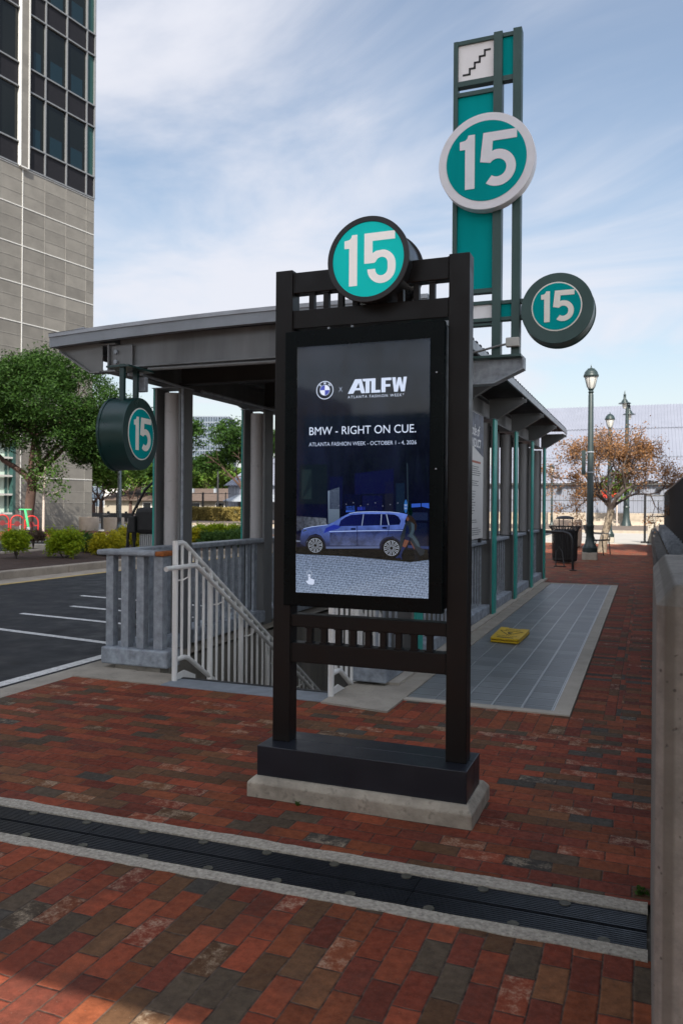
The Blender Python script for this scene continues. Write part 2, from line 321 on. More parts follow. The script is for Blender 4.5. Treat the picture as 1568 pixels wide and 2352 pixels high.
# ------------------------------------------------------------------ mesh helpers
class MB:
    def __init__(s): s.v = []; s.f = []
    def add(s, vs, fs):
        o = len(s.v); s.v += [tuple(v) for v in vs]; s.f += [tuple(i + o for i in f) for f in fs]; return s
    def box(s, x0, x1, y0, y1, z0, z1):
        return s.add([(x0, y0, z0), (x1, y0, z0), (x1, y1, z0), (x0, y1, z0), (x0, y0, z1), (x1, y0, z1), (x1, y1, z1), (x0, y1, z1)],
                     [(0, 3, 2, 1), (4, 5, 6, 7), (0, 1, 5, 4), (1, 2, 6, 5), (2, 3, 7, 6), (3, 0, 4, 7)])
    def frame_of(s, d):
        d = Vector(d).normalized(); a = Vector((0, 0, 1)) if abs(d.z) < 0.95 else Vector((1, 0, 0))
        x = d.cross(a).normalized(); y = x.cross(d).normalized(); return x, y
    def bar(s, p, q, w, h):
        p, q = Vector(p), Vector(q); x, y = s.frame_of(q - p)
        vs = [c + x * (a * w / 2) + y * (b * h / 2) for c in (p, q) for a, b in ((-1, -1), (1, -1), (1, 1), (-1, 1))]
        return s.add(vs, [(0, 1, 2, 3), (7, 6, 5, 4), (0, 4, 5, 1), (1, 5, 6, 2), (2, 6, 7, 3), (3, 7, 4, 0)])
    def tube(s, pts, r, n=10, cap=True):
        pts = [Vector(p) for p in pts]; k = len(pts)
        rs = r if isinstance(r, (list, tuple)) else [r] * k
        base = len(s.v); px = None
        for i, p in enumerate(pts):
            d = (pts[min(i + 1, k - 1)] - pts[max(i - 1, 0)])
            if px is None: x, y = s.frame_of(d)
            else:
                dn = d.normalized(); x = (px - dn * px.dot(dn))
                x = x.normalized() if x.length > 1e-6 else s.frame_of(d)[0]; y = x.cross(dn)
            px = x
            for j in range(n):
                a = 2 * math.pi * j / n; s.v.append(tuple(p + x * (math.cos(a) * rs[i]) + y * (math.sin(a) * rs[i])))
        for i in range(k - 1):
            for j in range(n):
                a = base + i * n + j; b = base + i * n + (j + 1) % n
                s.f.append((a, b, b + n, a + n))
        if cap:
            s.f.append(tuple(base + j for j in reversed(range(n)))); s.f.append(tuple(base + (k - 1) * n + j for j in range(n)))
        return s
    def lathe(s, cx, cy, prof, n=20, cap=True):
        base = len(s.v); k = len(prof)
        for r, z in prof:
            for j in range(n):
                a = 2 * math.pi * j / n; s.v.append((cx + r * math.cos(a), cy + r * math.sin(a), z))
        for i in range(k - 1):
            for j in range(n):
                a = base + i * n + j; b = base + i * n + (j + 1) % n; s.f.append((a, b, b + n, a + n))
        if cap:
            s.f.append(tuple(base + j for j in reversed(range(n)))); s.f.append(tuple(base + (k - 1) * n + j for j in range(n)))
        return s
    def poly(s, pts):            # one flat n-gon
        return s.add(pts, [tuple(range(len(pts)))])
    def prism(s, pts, d):        # n-gon extruded by vector d
        n = len(pts); d = Vector(d); a = [Vector(p) for p in pts]; b = [p + d for p in a]
        return s.add(a + b, [tuple(reversed(range(n))), tuple(range(n, 2 * n))] + [(i, (i + 1) % n, (i + 1) % n + n, i + n) for i in range(n)])
    def annulus(s, c, ux, uy, r0, r1, n=48, d=None):
        c, ux, uy = Vector(c), Vector(ux), Vector(uy); base = len(s.v)
        lay = [Vector((0, 0, 0))] + ([Vector(d)] if d is not None else [])
        for off in lay:
            for r in (r0, r1):
                for j in range(n):
                    a = 2 * math.pi * j / n; s.v.append(tuple(c + off + ux * (math.cos(a) * r) + uy * (math.sin(a) * r)))
        for j in range(n):
            k = (j + 1) % n
            s.f.append((base + j, base + k, base + n + k, base + n + j))
            if d is not None:
                o = 2 * n
                s.f.append((base + o + j, base + o + n + j, base + o + n + k, base + o + k))
                s.f.append((base + n + j, base + n + k, base + o + n + k, base + o + n + j))
                s.f.append((base + j, base + o + j, base + o + k, base + k))
        return s
    def drum(s, c, ux, uy, r, d, n=48):
        c, ux, uy, d = Vector(c), Vector(ux), Vector(uy), Vector(d)
        return s.prism([c + ux * (math.cos(2 * math.pi * j / n) * r) + uy * (math.sin(2 * math.pi * j / n) * r) for j in range(n)], d)

def origin_of(p):
    while p is not None and p.parent is not None: p = p.parent
    return np.array(p.location) if p is not None else np.zeros(3)

def obj(name, mb, m, parent=None, bevel=0.0, smooth=False, base=None):
    me = bpy.data.meshes.new(name)
    o0 = origin_of(parent) if parent is not None else (np.array(base) if base is not None else np.zeros(3))
    v = np.array(mb.v, dtype=float) - o0
    me.from_pydata(v.tolist(), [], mb.f); me.update()
    bm = bmesh.new(); bm.from_mesh(me); bmesh.ops.recalc_face_normals(bm, faces=bm.faces); bm.to_mesh(me); bm.free()
    if m is not None: me.materials.append(m)
    o = bpy.data.objects.new(name, me); COL.objects.link(o)
    if parent is not None: o.parent = parent
    elif base is not None: o.location = base
    if bevel:
        md = o.modifiers.new('bevel', 'BEVEL'); md.width = bevel; md.segments = 2; md.limit_method = 'ANGLE'; md.angle_limit = R_(40)
    if smooth:
        try: me.shade_smooth()
        except Exception:
            for p in me.polygons: p.use_smooth = True
        try: me.set_sharp_from_angle(angle=R_(40))
        except Exception: pass
    return o
def box(name, b, m, parent=None, bevel=0.0): return obj(name, MB().box(*b), m, parent, bevel)
def tag(o, label, cat, group=None):
    o['label'] = label; o['category'] = cat
    if group: o['group'] = group
    return o
def thing(name, loc, label, cat, group=None):
    o = bpy.data.objects.new(name, None); COL.objects.link(o); o.location = loc; o.empty_display_size = 0.2
    return tag(o, label, cat, group)
def struct(name, mb, m, kind='structure'):
    o = obj(name, mb, m); o['kind'] = kind; return o
def dup(root, loc, label=None, group=None, rotz=0.0, scale=1.0):
    kids = [(c, [g for g in c.children]) for c in root.children]
    r = root.copy(); COL.objects.link(r); r.location = loc; r.rotation_euler = (0, 0, rotz); r.scale = (scale,) * 3
    if label: r['label'] = label
    if group: r['group'] = group
    for c, gs in kids:
        n = c.copy(); COL.objects.link(n); n.parent = r
        for g in gs:
            k = g.copy(); COL.objects.link(k); k.parent = n
    return r

_txt = {}
def text_mb(s, size, origin, ux, uy, align='LEFT', bold=0.0, width=None, spacing=1.0, shear=0.0, depth=None):
    """flat lettering laid on a plane; size = cap height; width = total width if given"""
    cu = bpy.data.curves.new('lettering', 'FONT'); cu.body = s; cu.size = 1.0; cu.offset = bold; cu.space_character = spacing; cu.shear = shear
    cu.resolution_u = 6
    o = bpy.data.objects.new('lettering', cu); COL.objects.link(o)
    dg = bpy.context.evaluated_depsgraph_get(); dg.update()
    me = bpy.data.meshes.new_from_object(o.evaluated_get(dg))
    v = np.array([tuple(x.co) for x in me.vertices]); f = [tuple(p.vertices) for p in me.polygons]
    bpy.data.objects.remove(o); bpy.data.curves.remove(cu); bpy.data.meshes.remove(me)
    x0, x1 = v[:, 0].min(), v[:, 0].max(); y1 = v[:, 1].max(); y0 = min(0, 0)
    k = size / y1
    kx = (width / (x1 - x0)) if width else k
    v[:, 0] = (v[:, 0] - x0) * kx; v[:, 1] = v[:, 1] * k
    w = (x1 - x0) * kx
    sh = {'LEFT': 0, 'CENTER': -w / 2, 'RIGHT': -w}[align]
    O, X, Y = Vector(origin), Vector(ux), Vector(uy)
    mb = MB(); mb.add([O + X * (a + sh) + Y * b for a, b, _ in v], f)
    return mb

def arc(cx, cy, r, a0, a1, n):
    return [(cx + r * math.cos(R_(a0 + (a1 - a0) * i / n)), cy + r * math.sin(R_(a0 + (a1 - a0) * i / n))) for i in range(n + 1)]
def digit1(bold=1.0):
    w = 0.178 * bold
    return [(0.125, 0), (0.125 + w, 0), (0.125 + w, 1.0), (0.185, 1.0), (0.165, 0.945), (0.125, 0.91), (0.025, 0.895), (0.025, 0.745), (0.125, 0.745)]
def digit5(square=False):
    if square:
        return ([(0.08, 1.0), (0.70, 1.0), (0.70, 0.845), (0.245, 0.845), (0.245, 0.60), (0.32, 0.642)] + arc(0.43, 0.37, 0.285, 85, 0, 8) + arc(0.43, 0.295, 0.285, 0, -180, 16)
                + [(0.302, 0.295)] + arc(0.43, 0.285, 0.128, 180, 360, 10) + arc(0.43, 0.39, 0.128, 0, 160, 10) + [(0.28, 0.415), (0.08, 0.415)])
    return ([(0.10, 1.0), (0.71, 1.0), (0.71, 0.835), (0.275, 0.835), (0.262, 0.645)] + arc(0.36, 0.335, 0.335, 100, -128, 26)
            + arc(0.36, 0.335, 0.165, -128, 142, 20) + [(0.045, 0.475)])
def numeral(parent, c, ux, uy, nrm, h, m, kind=False, name='numeral', gap=0.03):
    """the number 15 as raised digits; c is the centre on the face"""
    c, ux, uy, nrm = Vector(c), Vector(ux), Vector(uy), Vector(nrm)
    W = 1.06
    for dig, x0 in ((digit1(0.92 if kind else 1.0), 0.0), (digit5(kind), 0.33 + gap)):
        mb = MB().prism([c + ux * ((x + x0 - W / 2) * h) + uy * ((y - 0.5) * h) for x, y in dig], nrm * 0.004)
        obj(name, mb, m, parent)

# ================================================================== SETTING
HX0, HX1, HY0, HY1 = -4.25, -2.30, 5.80, 16.6        # the stairwell opening
def sheet(rects, z):
    mb = MB()
    for x0, x1, y0, y1 in rects: mb.add([(x0, y0, z), (x1, y0, z), (x1, y1, z), (x0, y1, z)], [(0, 1, 2, 3)])
    return mb
BIG = 900
struct('ground', sheet([(-BIG, HX0, -BIG, BIG), (HX1, BIG, -BIG, BIG), (HX0, HX1, -BIG, HY0), (HX0, HX1, HY1, BIG)], -0.03), M['dirt'])
DR = 0.0225        # the drain lies slightly askew
def ydr(x, y): return y + DR * (x + 0.3)
# near paving (bricks laid along the view) up to the drain, far paving beyond it
mb = MB(); mb.add([(-4.62, -6, 0), (0.6, -6, 0), (0.6, ydr(0.6, 2.815), 0), (-4.62, ydr(-4.62, 2.815), 0)], [(0, 1, 2, 3)])
struct('brick_pavement', mb, M['brick_near'])
mb = MB(); mb.add([(-4.62, ydr(-4.62, 3.215), 0), (0.6, ydr(0.6, 3.215), 0), (0.6, 5.38, 0), (-4.62, 5.38, 0)], [(0, 1, 2, 3)])
SX = 0.15
for r in [(-0.40, 0.6, 5.38, 5.89), (-0.17, 0.6, 5.89, 16.0), (HX1, 0.6, 16.75, 34.0), (-4.6, HX1, 16.75, 34.0)]:
    mb.add([(r[0], r[2], 0), (r[1], r[2], 0), (r[1], r[3], 0), (r[0], r[3], 0)], [(0, 1, 2, 3)])
mb.add([(-0.5, 16.0, 0), (0.6, 16.0, 0), (0.6, 16.75, 0), (-0.5, 16.75, 0)], [(0, 1, 2, 3)])
struct('brick_pavement', mb, M['brick_far'])
mb = MB()
for r in [(-4.62, -0.40, 5.38, 5.594), (-2.0, -0.5, 16.0, 16.75)]:
    mb.add([(r[0], r[2], 0), (r[1], r[2], 0), (r[1], r[3], 0), (r[0], r[3], 0)], [(0, 1, 2, 3)])
mb.add([(-0.277, 5.89, 0), (-0.17, 5.89, 0), (-0.17, 16.0, 0), (-0.277, 16.0, 0)], [(0, 1, 2, 3)])
mb.add([(-1.75, 5.594, 0), (-0.40, 5.594, 0), (-0.40, 5.89, 0), (-1.75, 5.89, 0)], [(0, 1, 2, 3)])
struct('brick_pavement', mb, M['brick_row'])
mb = MB(); mb.add([(-0.5, 5.89, 0), (-0.277, 5.89, 0), (-0.277, 16.0, 0), (-0.5, 16.0, 0)], [(0, 1, 2, 3)])
struct('brick_pavement', mb, brick_mat('brick_stack', 0.223, 0.0965, 0.0, 0.5, 0.02, True))

# concrete aprons round the stair head
mb = MB(); mb.box(-4.62, -3.73, 5.594, 5.98, -0.02, 0.010).box(-4.62, HX0, 5.98, 16.75, -0.02, 0.010)
struct('concrete_apron', mb, M['concrete'])
mb = MB(); mb.prism([(-2.29, 5.56, -0.02), (-1.74, 5.48, -0.02), (-1.74, 16.0, -0.02), (-2.29, 16.0, -0.02)], (0, 0, 0.034)); mb.box(-4.62, -2.0, 16.61, 16.75, -0.02, 0.012)
struct('concrete_apron', mb, M['concrete'])
mb = MB(); mb.box(-2.06, -1.90, 6.3, 16.75, 0.0, 0.035); 
struct('kerb', mb, M['concrete_pale'])

# car park: asphalt, edge strip, painted lines, kerb, bed
struct('asphalt_lot', sheet([(-11.1, -4.86, -12, 60)], -0.012), M['asphalt'])
struct('concrete_strip', MB().box(-4.86, -4.62, -12, 60, -0.05, -0.002), M['concrete'])
mb = sheet([(-5.06, -4.93, -12, 6.9)], -0.008)
for (a, b) in [((-9.6, 7.77), (-5.2, 7.09)), ((-7.95, 8.565), (-5.6, 8.27)), ((-7.85, 9.46), (-5.6, 9.17)), ((-8.6, 10.6), (-5.6, 10.2))]:
    ax, ay = a; bx, by = b; mb.add([(ax, ay - .05, -0.008), (bx, by - .05, -0.008), (bx, by + .05, -0.008), (ax, ay + .05, -0.008)], [(0, 1, 2, 3)])
struct('painted_lines', mb, M['paint_white'])
struct('painted_lines', sheet([(-11.12, -10.98, -12, 60)], -0.007), M['paint_yellow'])
struct('gutter', sheet([(-11.75, -11.1, -12, 60)], -0.010), M['kerb'])
def kerb_run(x0, x1, ya, yb, h, m=M['kerb'], seg=2.9):
    mb = MB(); y = ya
    while y < yb:
        mb.box(x0, x1, y, min(y + seg - 0.012, yb), -0.05, h); y += seg
    o = struct('kerb', mb, m); md = o.modifiers.new('bevel', 'BEVEL'); md.width = 0.03; md.segments = 3; md.limit_method = 'ANGLE'; return o
kerb_run(-11.95, -11.75, -12, 32, 0.15)
# mulch bed as a lumpy sheet
mb = MB(); nx, ny = 20, 90; bx0, bx1, by0, by1 = -16.2, -11.95, -12, 32
rnd = np.random.RandomState(3)
for i in range(nx + 1):
    for j in range(ny + 1):
        e = min(i, nx - i) / (nx / 2); mb.v.append((bx0 + (bx1 - bx0) * i / nx, by0 + (by1 - by0) * j / ny, 0.10 + 0.10 * math.sqrt(e) + rnd.uniform(-.02, .02)))
for i in range(nx):
    for j in range(ny):
        a = i * (ny + 1) + j; mb.f.append((a, a + ny + 1, a + ny + 2, a + 1))
struct('mulch_bed', mb, M['mulch'])
kerb_run(-16.4, -16.2, -12, 32, 0.17, M['kerb'], 2.2)
struct('asphalt_lot', sheet([(-21.9, -16.4, -12, 60)], -0.011), M['asphalt'])
kerb_run(-22.1, -21.9, -12, 33.5, 0.12, M['concrete_pale'])
mb = MB(); mb.box(-45, -22.1, -10, 33.2, -0.05, 0.085); struct('brick_sidewalk', mb, brick_mat('brick_sidewalk', 0.216, 0.108, R_(45)))
# cross road, verges and the ground in front of the metal barn
struct('road', sheet([(-70, 60, 34.2, 49.0)], -0.014), M['road'])
struct('road', sheet([(-70, -22.1, 33.2, 34.2)], -0.010), M['concrete_pale'])
o = struct('kerb', MB().box(-60, 20, 49.0, 49.3, -0.05, 0.14), M['kerb'])
struct('mulch_bed', sheet([(-60, 20, 49.3, 64.0)], 0.10), mat('verge_dirt', (0.095, 0.072, 0.057), 1.0, 0, 0.3, 1.5, 0.4, 20))
struct('kerb', MB().box(-4.6, 0.6, 34.0, 34.2, -0.05, 0.02), M['concrete_pale'])

# ================================================================== STAIRWELL
sw = thing('stairwell', (-3.28, 5.8, 0), 'concrete stairwell going down under the steel canopy, stained walls', 'stairwell')
box('wall', (HX0 - 0.16, HX0, HY0, HY1 + 0.2, -6.5, 0.006), M['concrete_stain'], sw)
box('wall', (HX1, HX1 + 0.16, HY0, HY1 + 0.2, -6.5, 0.006), M['concrete_stain'], sw)
box('wall', (HX0, HX1, HY1, HY1 + 0.2, -6.5, 0.006), M['concrete_stain'], sw)
mb = MB()
box('tread_slab', (-3.73, HX1, 5.594, HY0 + 0.05, -0.3, 0.012), mat('stair_slab', (0.20, 0.225, 0.25), 0.8, 0, 0.15, 8, 0.2, 60), sw, 0.006)
box('nosing', (-3.70, HX1 - 0.002, HY0 + 0.05, HY0 + 0.085, -0.02, 0.016), M['black_metal'], sw)
for i in range(24):
    y = HY0 + 0.085 + i * 0.285; z = -0.18 * (i + 1)
    box('step', (HX0, HX1, y, y + 0.30, z - 0.25, z), M['concrete'], sw)

# ================================================================== DRAIN
dr = thing('trench_drain', (-1.5, 3.0, 0), 'black ribbed trench drain with concrete edges crossing the brick paving', 'drain')
def dq(x0, x1, y0, y1, z0, z1, mb):
    vs = []
    for z in (z0, z1):
        for x, y in ((x0, y0), (x1, y0), (x1, y1), (x0, y1)): vs.append((x, ydr(x, y), z))
    return mb.add(vs, [(0, 3, 2, 1), (4, 5, 6, 7), (0, 1, 5, 4), (1, 2, 6, 5), (2, 3, 7, 6), (3, 0, 4, 7)])
def rough_strip(ya, yb, seed):
    # a poured edge whose outer line is slightly ragged
    rr = np.random.RandomState(seed); mb = MB(); n = 150; xs = np.linspace(-5.4, 0.012, n)
    w1, w2 = 0, 0
    for x in xs:
        w1 = 0.75 * w1 + rr.uniform(-.004, .004); w2 = 0.75 * w2 + rr.uniform(-.0015, .0015)
        mb.v += [(x, ydr(x, ya + w1), 0.004), (x, ydr(x, ya + w1), -0.1), (x, ydr(x, yb + w2), 0.004), (x, ydr(x, yb + w2), -0.1)]
    for i in range(n - 1):
        a = i * 4; b = a + 4; mb.f += [(a, b, b + 2, a + 2), (a + 1, b + 1, b, a), (a + 2, b + 2, b + 3, a + 3)]
    return mb
obj('edge_strip', rough_strip(3.222, 3.140, 1), M['aggregate'], dr)
obj('edge_strip', rough_strip(2.806, 2.878, 2), M['aggregate'], dr)
ribm = mat('ribbed_rubber', (0.0085, 0.0105, 0.0145), 0.42, 0, 0.3, 12, 0.1, 200, spots=0.2)
for (ya, yb, mid) in ((2.878, 3.004, 0), (3.020, 3.140, 1)):
    x = -5.4
    while x < 0.0:
        x1 = min(x + 1.52, 0.012); mb = MB()
        dq(x, x1 - 0.003, ya, yb, -0.05, -0.007, mb)
        n = 9; p = (yb - ya) / n
        for k in range(n): dq(x, x1 - 0.003, ya + p * (k + 0.22), ya + p * (k + 0.78), -0.008, -0.002, mb)
        obj('cover', mb, ribm, dr); x += 1.52
mb = MB(); dq(-5.4, 0.012, 3.004, 3.020, -0.09, -0.045, mb); obj('channel', mb, M['black_rubber'], dr)
stud = mat('stud_steel', (0.085, 0.08, 0.06), 0.6, 0.3, 0.4, 40)
for k in range(18):
    for (xx, yy) in ((-0.28 - .3095 * k, 3.118), (-0.13 - .3095 * k, 2.898)):
        mb = MB(); mb.drum((xx, ydr(xx, yy), -0.003), (1, 0, 0), (0, 1, 0), 0.021, (0, 0, 0.004), 20); obj('stud', mb, stud, dr)

# ================================================================== GLASS PAVER GRATING
gr = thing('paver_grating', (-1.1, 5.9, 0), 'long grey panel grating set in the brick path beside the railing', 'grating')
box('curb', (-1.75, -0.505, 5.89, 5.975, -0.06, 0.012), M['concrete_pale'], gr, 0.004)
box('curb', (-0.625, -0.505, 5.975, 16.0, -0.06, 0.012), M['concrete_pale'], gr, 0.004)
box('curb', (-1.75, -0.505, 15.93, 16.02, -0.06, 0.011), M['concrete_pale'], gr, 0.004)
mb = MB(); mb.box(-1.75, -0.625, 5.975, 15.93, -0.06, 0.004); obj('panel', mb, None, gr)
t = NT('grating_panel'); x, y, z = t.sep(t.c)
gx = t.math('ABSOLUTE', t.math('SUBTRACT', t.math('FRACT', t.math('DIVIDE', t.math('ADD', x, 0.65), 0.2212)), 0.5))
gy = t.math('ABSOLUTE', t.math('SUBTRACT', t.math('FRACT', t.math('DIVIDE', y, 0.2212)), 0.5))
idv = t.comb(t.math('FLOOR', t.math('DIVIDE', t.math('ADD', x, 0.65), 0.2212)), t.math('FLOOR', t.math('DIVIDE', y, 0.2212)), 2.0)
rv, _ = t.white(idv)
pc = t.mix(rv, (0.125, 0.142, 0.150), (0.205, 0.225, 0.232)); pc = t.mix(t.rng(t.noise(9, 4), 0.35, 0.7, 0, 0.5), pc, (0.13, 0.135, 0.14))
pc = t.mix(t.math('MULTIPLY', t.rng(gy, 0.385, 0.40), 0.5), pc, (0.34, 0.36, 0.37)); pc = t.mix(t.math('MULTIPLY', t.rng(gy, 0.435, 0.45), 0.85), pc, (0.055, 0.06, 0.065)); pc = t.mix(t.math('MULTIPLY', t.rng(t.noise(1.6, 5, 0.65), 0.45, 0.7), 0.4), pc, (0.11, 0.105, 0.095))
pc = t.mix(t.math('MULTIPLY', t.rng(gx, 0.478, 0.490), 0.9), pc, (0.42, 0.44, 0.45))
t.set(pc, 0.42, 0, 0.5); t.bump(t.rng(gy, 0.45, 0.49, 1, 0), 0.4, 0.004)
gr.children[-1].data.materials.clear(); gr.children[-1].data.materials.append(t.m)
mb = MB()
for k in range(6): mb.box(-1.748 + k * 0.2236 - 0.004, -1.748 + k * 0.2236 + 0.004, 5.977, 15.93, 0.003, 0.0075)
obj('divider', mb, mat('divider_metal', (0.42, 0.44, 0.46), 0.35, 0.6), gr)

# ================================================================== CAUTION SIGN lying flat
cs = thing('floor_sign', (-1.45, 9.1, 0), 'yellow caution floor sign folded flat, lying on the grey grating', 'floor sign')
def cq(a, b, z): # a across (0..1), b along (0..1), sign skewed on the ground
    p0, p1, p2, p3 = Vector((-1.60, 8.74)), Vector((-1.285, 8.71)), Vector((-1.27, 9.46)), Vector((-1.615, 9.55))
    q = (p0 * (1 - a) + p1 * a) * (1 - b) + (p3 * (1 - a) + p2 * a) * b
    return (q.x, q.y, z)
out = [(0.02, 0.0), (0.98, 0.0), (1, 0.06), (1, 1), (0.72, 1), (0.70, .95), (0.30, .95), (0.28, 1), (0, 1), (0, .06)]
mb = MB().prism([cq(a, b, 0.012) for a, b in out], (0, 0, 0.022)); obj('leaf_panel', mb, M['yellow'], cs, 0.004)
mb = MB().prism([cq(a, b, 0.040) for a, b in out], (0, 0, 0.022)); obj('leaf_panel', mb, M['yellow'], cs, 0.004)
mb = MB().prism([cq(a, b, 0.0625) for a, b in [(.22, .05), (.78, .05), (.78, .10), (.22, .10)]], (0, 0, 0.002)); obj('handle_slot', mb, M['yellow_print'], cs)
ZC = 0.0635
ux = Vector(cq(0, .5, 0)) - Vector(cq(1, .5, 0)); ux.normalize(); uy = Vector(cq(.5, 0, 0)) - Vector(cq(.5, 1, 0)); uy.normalize()
obj('lettering', text_mb('CAUTION', 0.055, Vector(cq(.5, .25, ZC)), ux, uy, 'CENTER', 0.015, 0.235), M['yellow_print'], cs)
mb = MB(); tri = [Vector(cq(.5, .30, ZC)), Vector(cq(.10, .68, ZC)), Vector(cq(.90, .66, ZC))]
for i in range(3): mb.bar(tri[i], tri[(i + 1) % 3], 0.010, 0.002)
mb.poly([cq(.46, .40, ZC), cq(.54, .40, ZC), cq(.60, .56, ZC), cq(.40, .56, ZC)]); obj('warning_triangle', mb, M['yellow_print'], cs)
obj('lettering', text_mb('WET FLOOR', 0.05, Vector(cq(.5, .84, ZC)), ux, uy, 'CENTER', 0.012, 0.19), M['yellow_print'], cs)

# ================================================================== KIOSK
ki = thing('digital_kiosk', (-1.327, 3.86, 0), 'tall black advertising kiosk with lit screen and round 15 sign on top', 'kiosk')
mb = MB(); rr = np.random.RandomState(5)
x0, x1, y0, y1 = -1.912, -0.745, 3.652, 4.095; c = 0.028
mb.add([(x0, y0, -0.04), (x1, y0, -0.04), (x1, y1, -0.04), (x0, y1, -0.04), (x0, y0, 0.072), (x1, y0, 0.066), (x1, y1, 0.066), (x0, y1, 0.072),
        (x0 + c, y0 + c, 0.098), (x1 - c, y0 + c, 0.098), (x1 - c, y1 - c, 0.098), (x0 + c, y1 - c, 0.098)],
       [(0, 1, 5, 4), (1, 2, 6, 5), (2, 3, 7, 6), (3, 0, 4, 7), (4, 5, 9, 8), (5, 6, 10, 9), (6, 7, 11, 10), (7, 4, 8, 11), (8, 9, 10, 11)])
obj('footing', mb, M['footing'], ki, 0.006)
box('base_box', (-1.878, -0.782, 3.70, 3.868, 0.096, 0.251), M['navy_paint'], ki, 0.003)
box('base_box', (-1.878, -0.782, 3.870, 4.01, 0.096, 0.251), M['navy_paint'], ki, 0.003)
YP0, YP1 = 3.81, 3.905
for (a, b, zt) in ((-1.845, -1.747, 2.735), (-0.911, -0.808, 2.730)): box('post', (a, b, YP0, YP1, 0.25, zt), M['black_paint'], ki, 0.004)
YB0, YB1 = 3.822, 3.895
XA, XB = -1.748, -0.910
rails = {'t1': (2.612, 2.722), 't2': (2.425, 2.522), 'b1': (0.858, 0.925), 'b2': (0.672, 0.775)}
for k, (a, b) in rails.items(): box('crossbar', (XA, XB, YB0, YB1, a, b), M['black_paint'], ki, 0.004)
for i in range(9):
    x = -1.648 + i * 0.0808
    box('baluster', (x - 0.0145, x + 0.0145, 3.835, 3.866, 2.521, 2.613), M['black_paint'], ki)
    box('baluster', (x - 0.0145, x + 0.0145, 3.835, 3.866, 0.774, 0.859), M['black_paint'], ki)
mb = MB()
for i in range(9):
    x = -1.648 + i * 0.0808
    for z0, z1 in ((0.774, 0.781), (0.852, 0.859), (2.606, 2.613)): box('weld_plate', (x - 0.021, x + 0.021, 3.829, 3.872, z0, z1), M['black_paint'], ki)
for k, (a, b) in rails.items():
    for xw in (XA + .004, XB - .004):
        obj('weld_seam', MB().tube([(xw + rr.uniform(-.0012, .0012), YB0 - .001, a + (b - a) * q / 8) for q in range(9)], [.0035 + rr.uniform(-.0008, .0012) for q in range(9)], 6), M['black_paint'], ki)
# round sign
cx, cz, rs = -1.299, 2.719, 0.213
dm = obj('sign_drum', MB().drum((cx, 3.735, cz), (1, 0, 0), (0, 0, 1), rs - 0.012, (0, 0.265, 0), 64), mat('drum_black', (0.012, 0.013, 0.015), 0.28, 0, 0.1, 4), ki, 0.004, True)
obj('sign_rim', MB().annulus((cx, 3.718, cz), (1, 0, 0), (0, 0, 1), rs - 0.027, rs, 64, (0, 0.022, 0)), M['black_metal'], dm, 0.002)
obj('sign_rim', MB().annulus((cx, 3.985, cz), (1, 0, 0), (0, 0, 1), rs - 0.027, rs, 64, (0, 0.02, 0)), M['black_metal'], dm, 0.002)
obj('sign_face', MB().drum((cx, 3.724, cz), (1, 0, 0), (0, 0, 1), rs - 0.026, (0, 0.012, 0), 64), M['teal_kiosk'], dm)
ledw = mat('lit_white', (0.8, 0.79, 0.78), 0.45, 0, 0.03); _b = ledw.node_tree.nodes['Principled BSDF']; _b.inputs['Emission Color'].default_value = (1, 0.98, 0.95, 1); _b.inputs['Emission Strength'].default_value = 0.12
numeral(dm, (cx + 0.005, 3.724, cz), (1, 0, 0), (0, 0, 1), (0, -1, 0), 0.254, ledw, True)
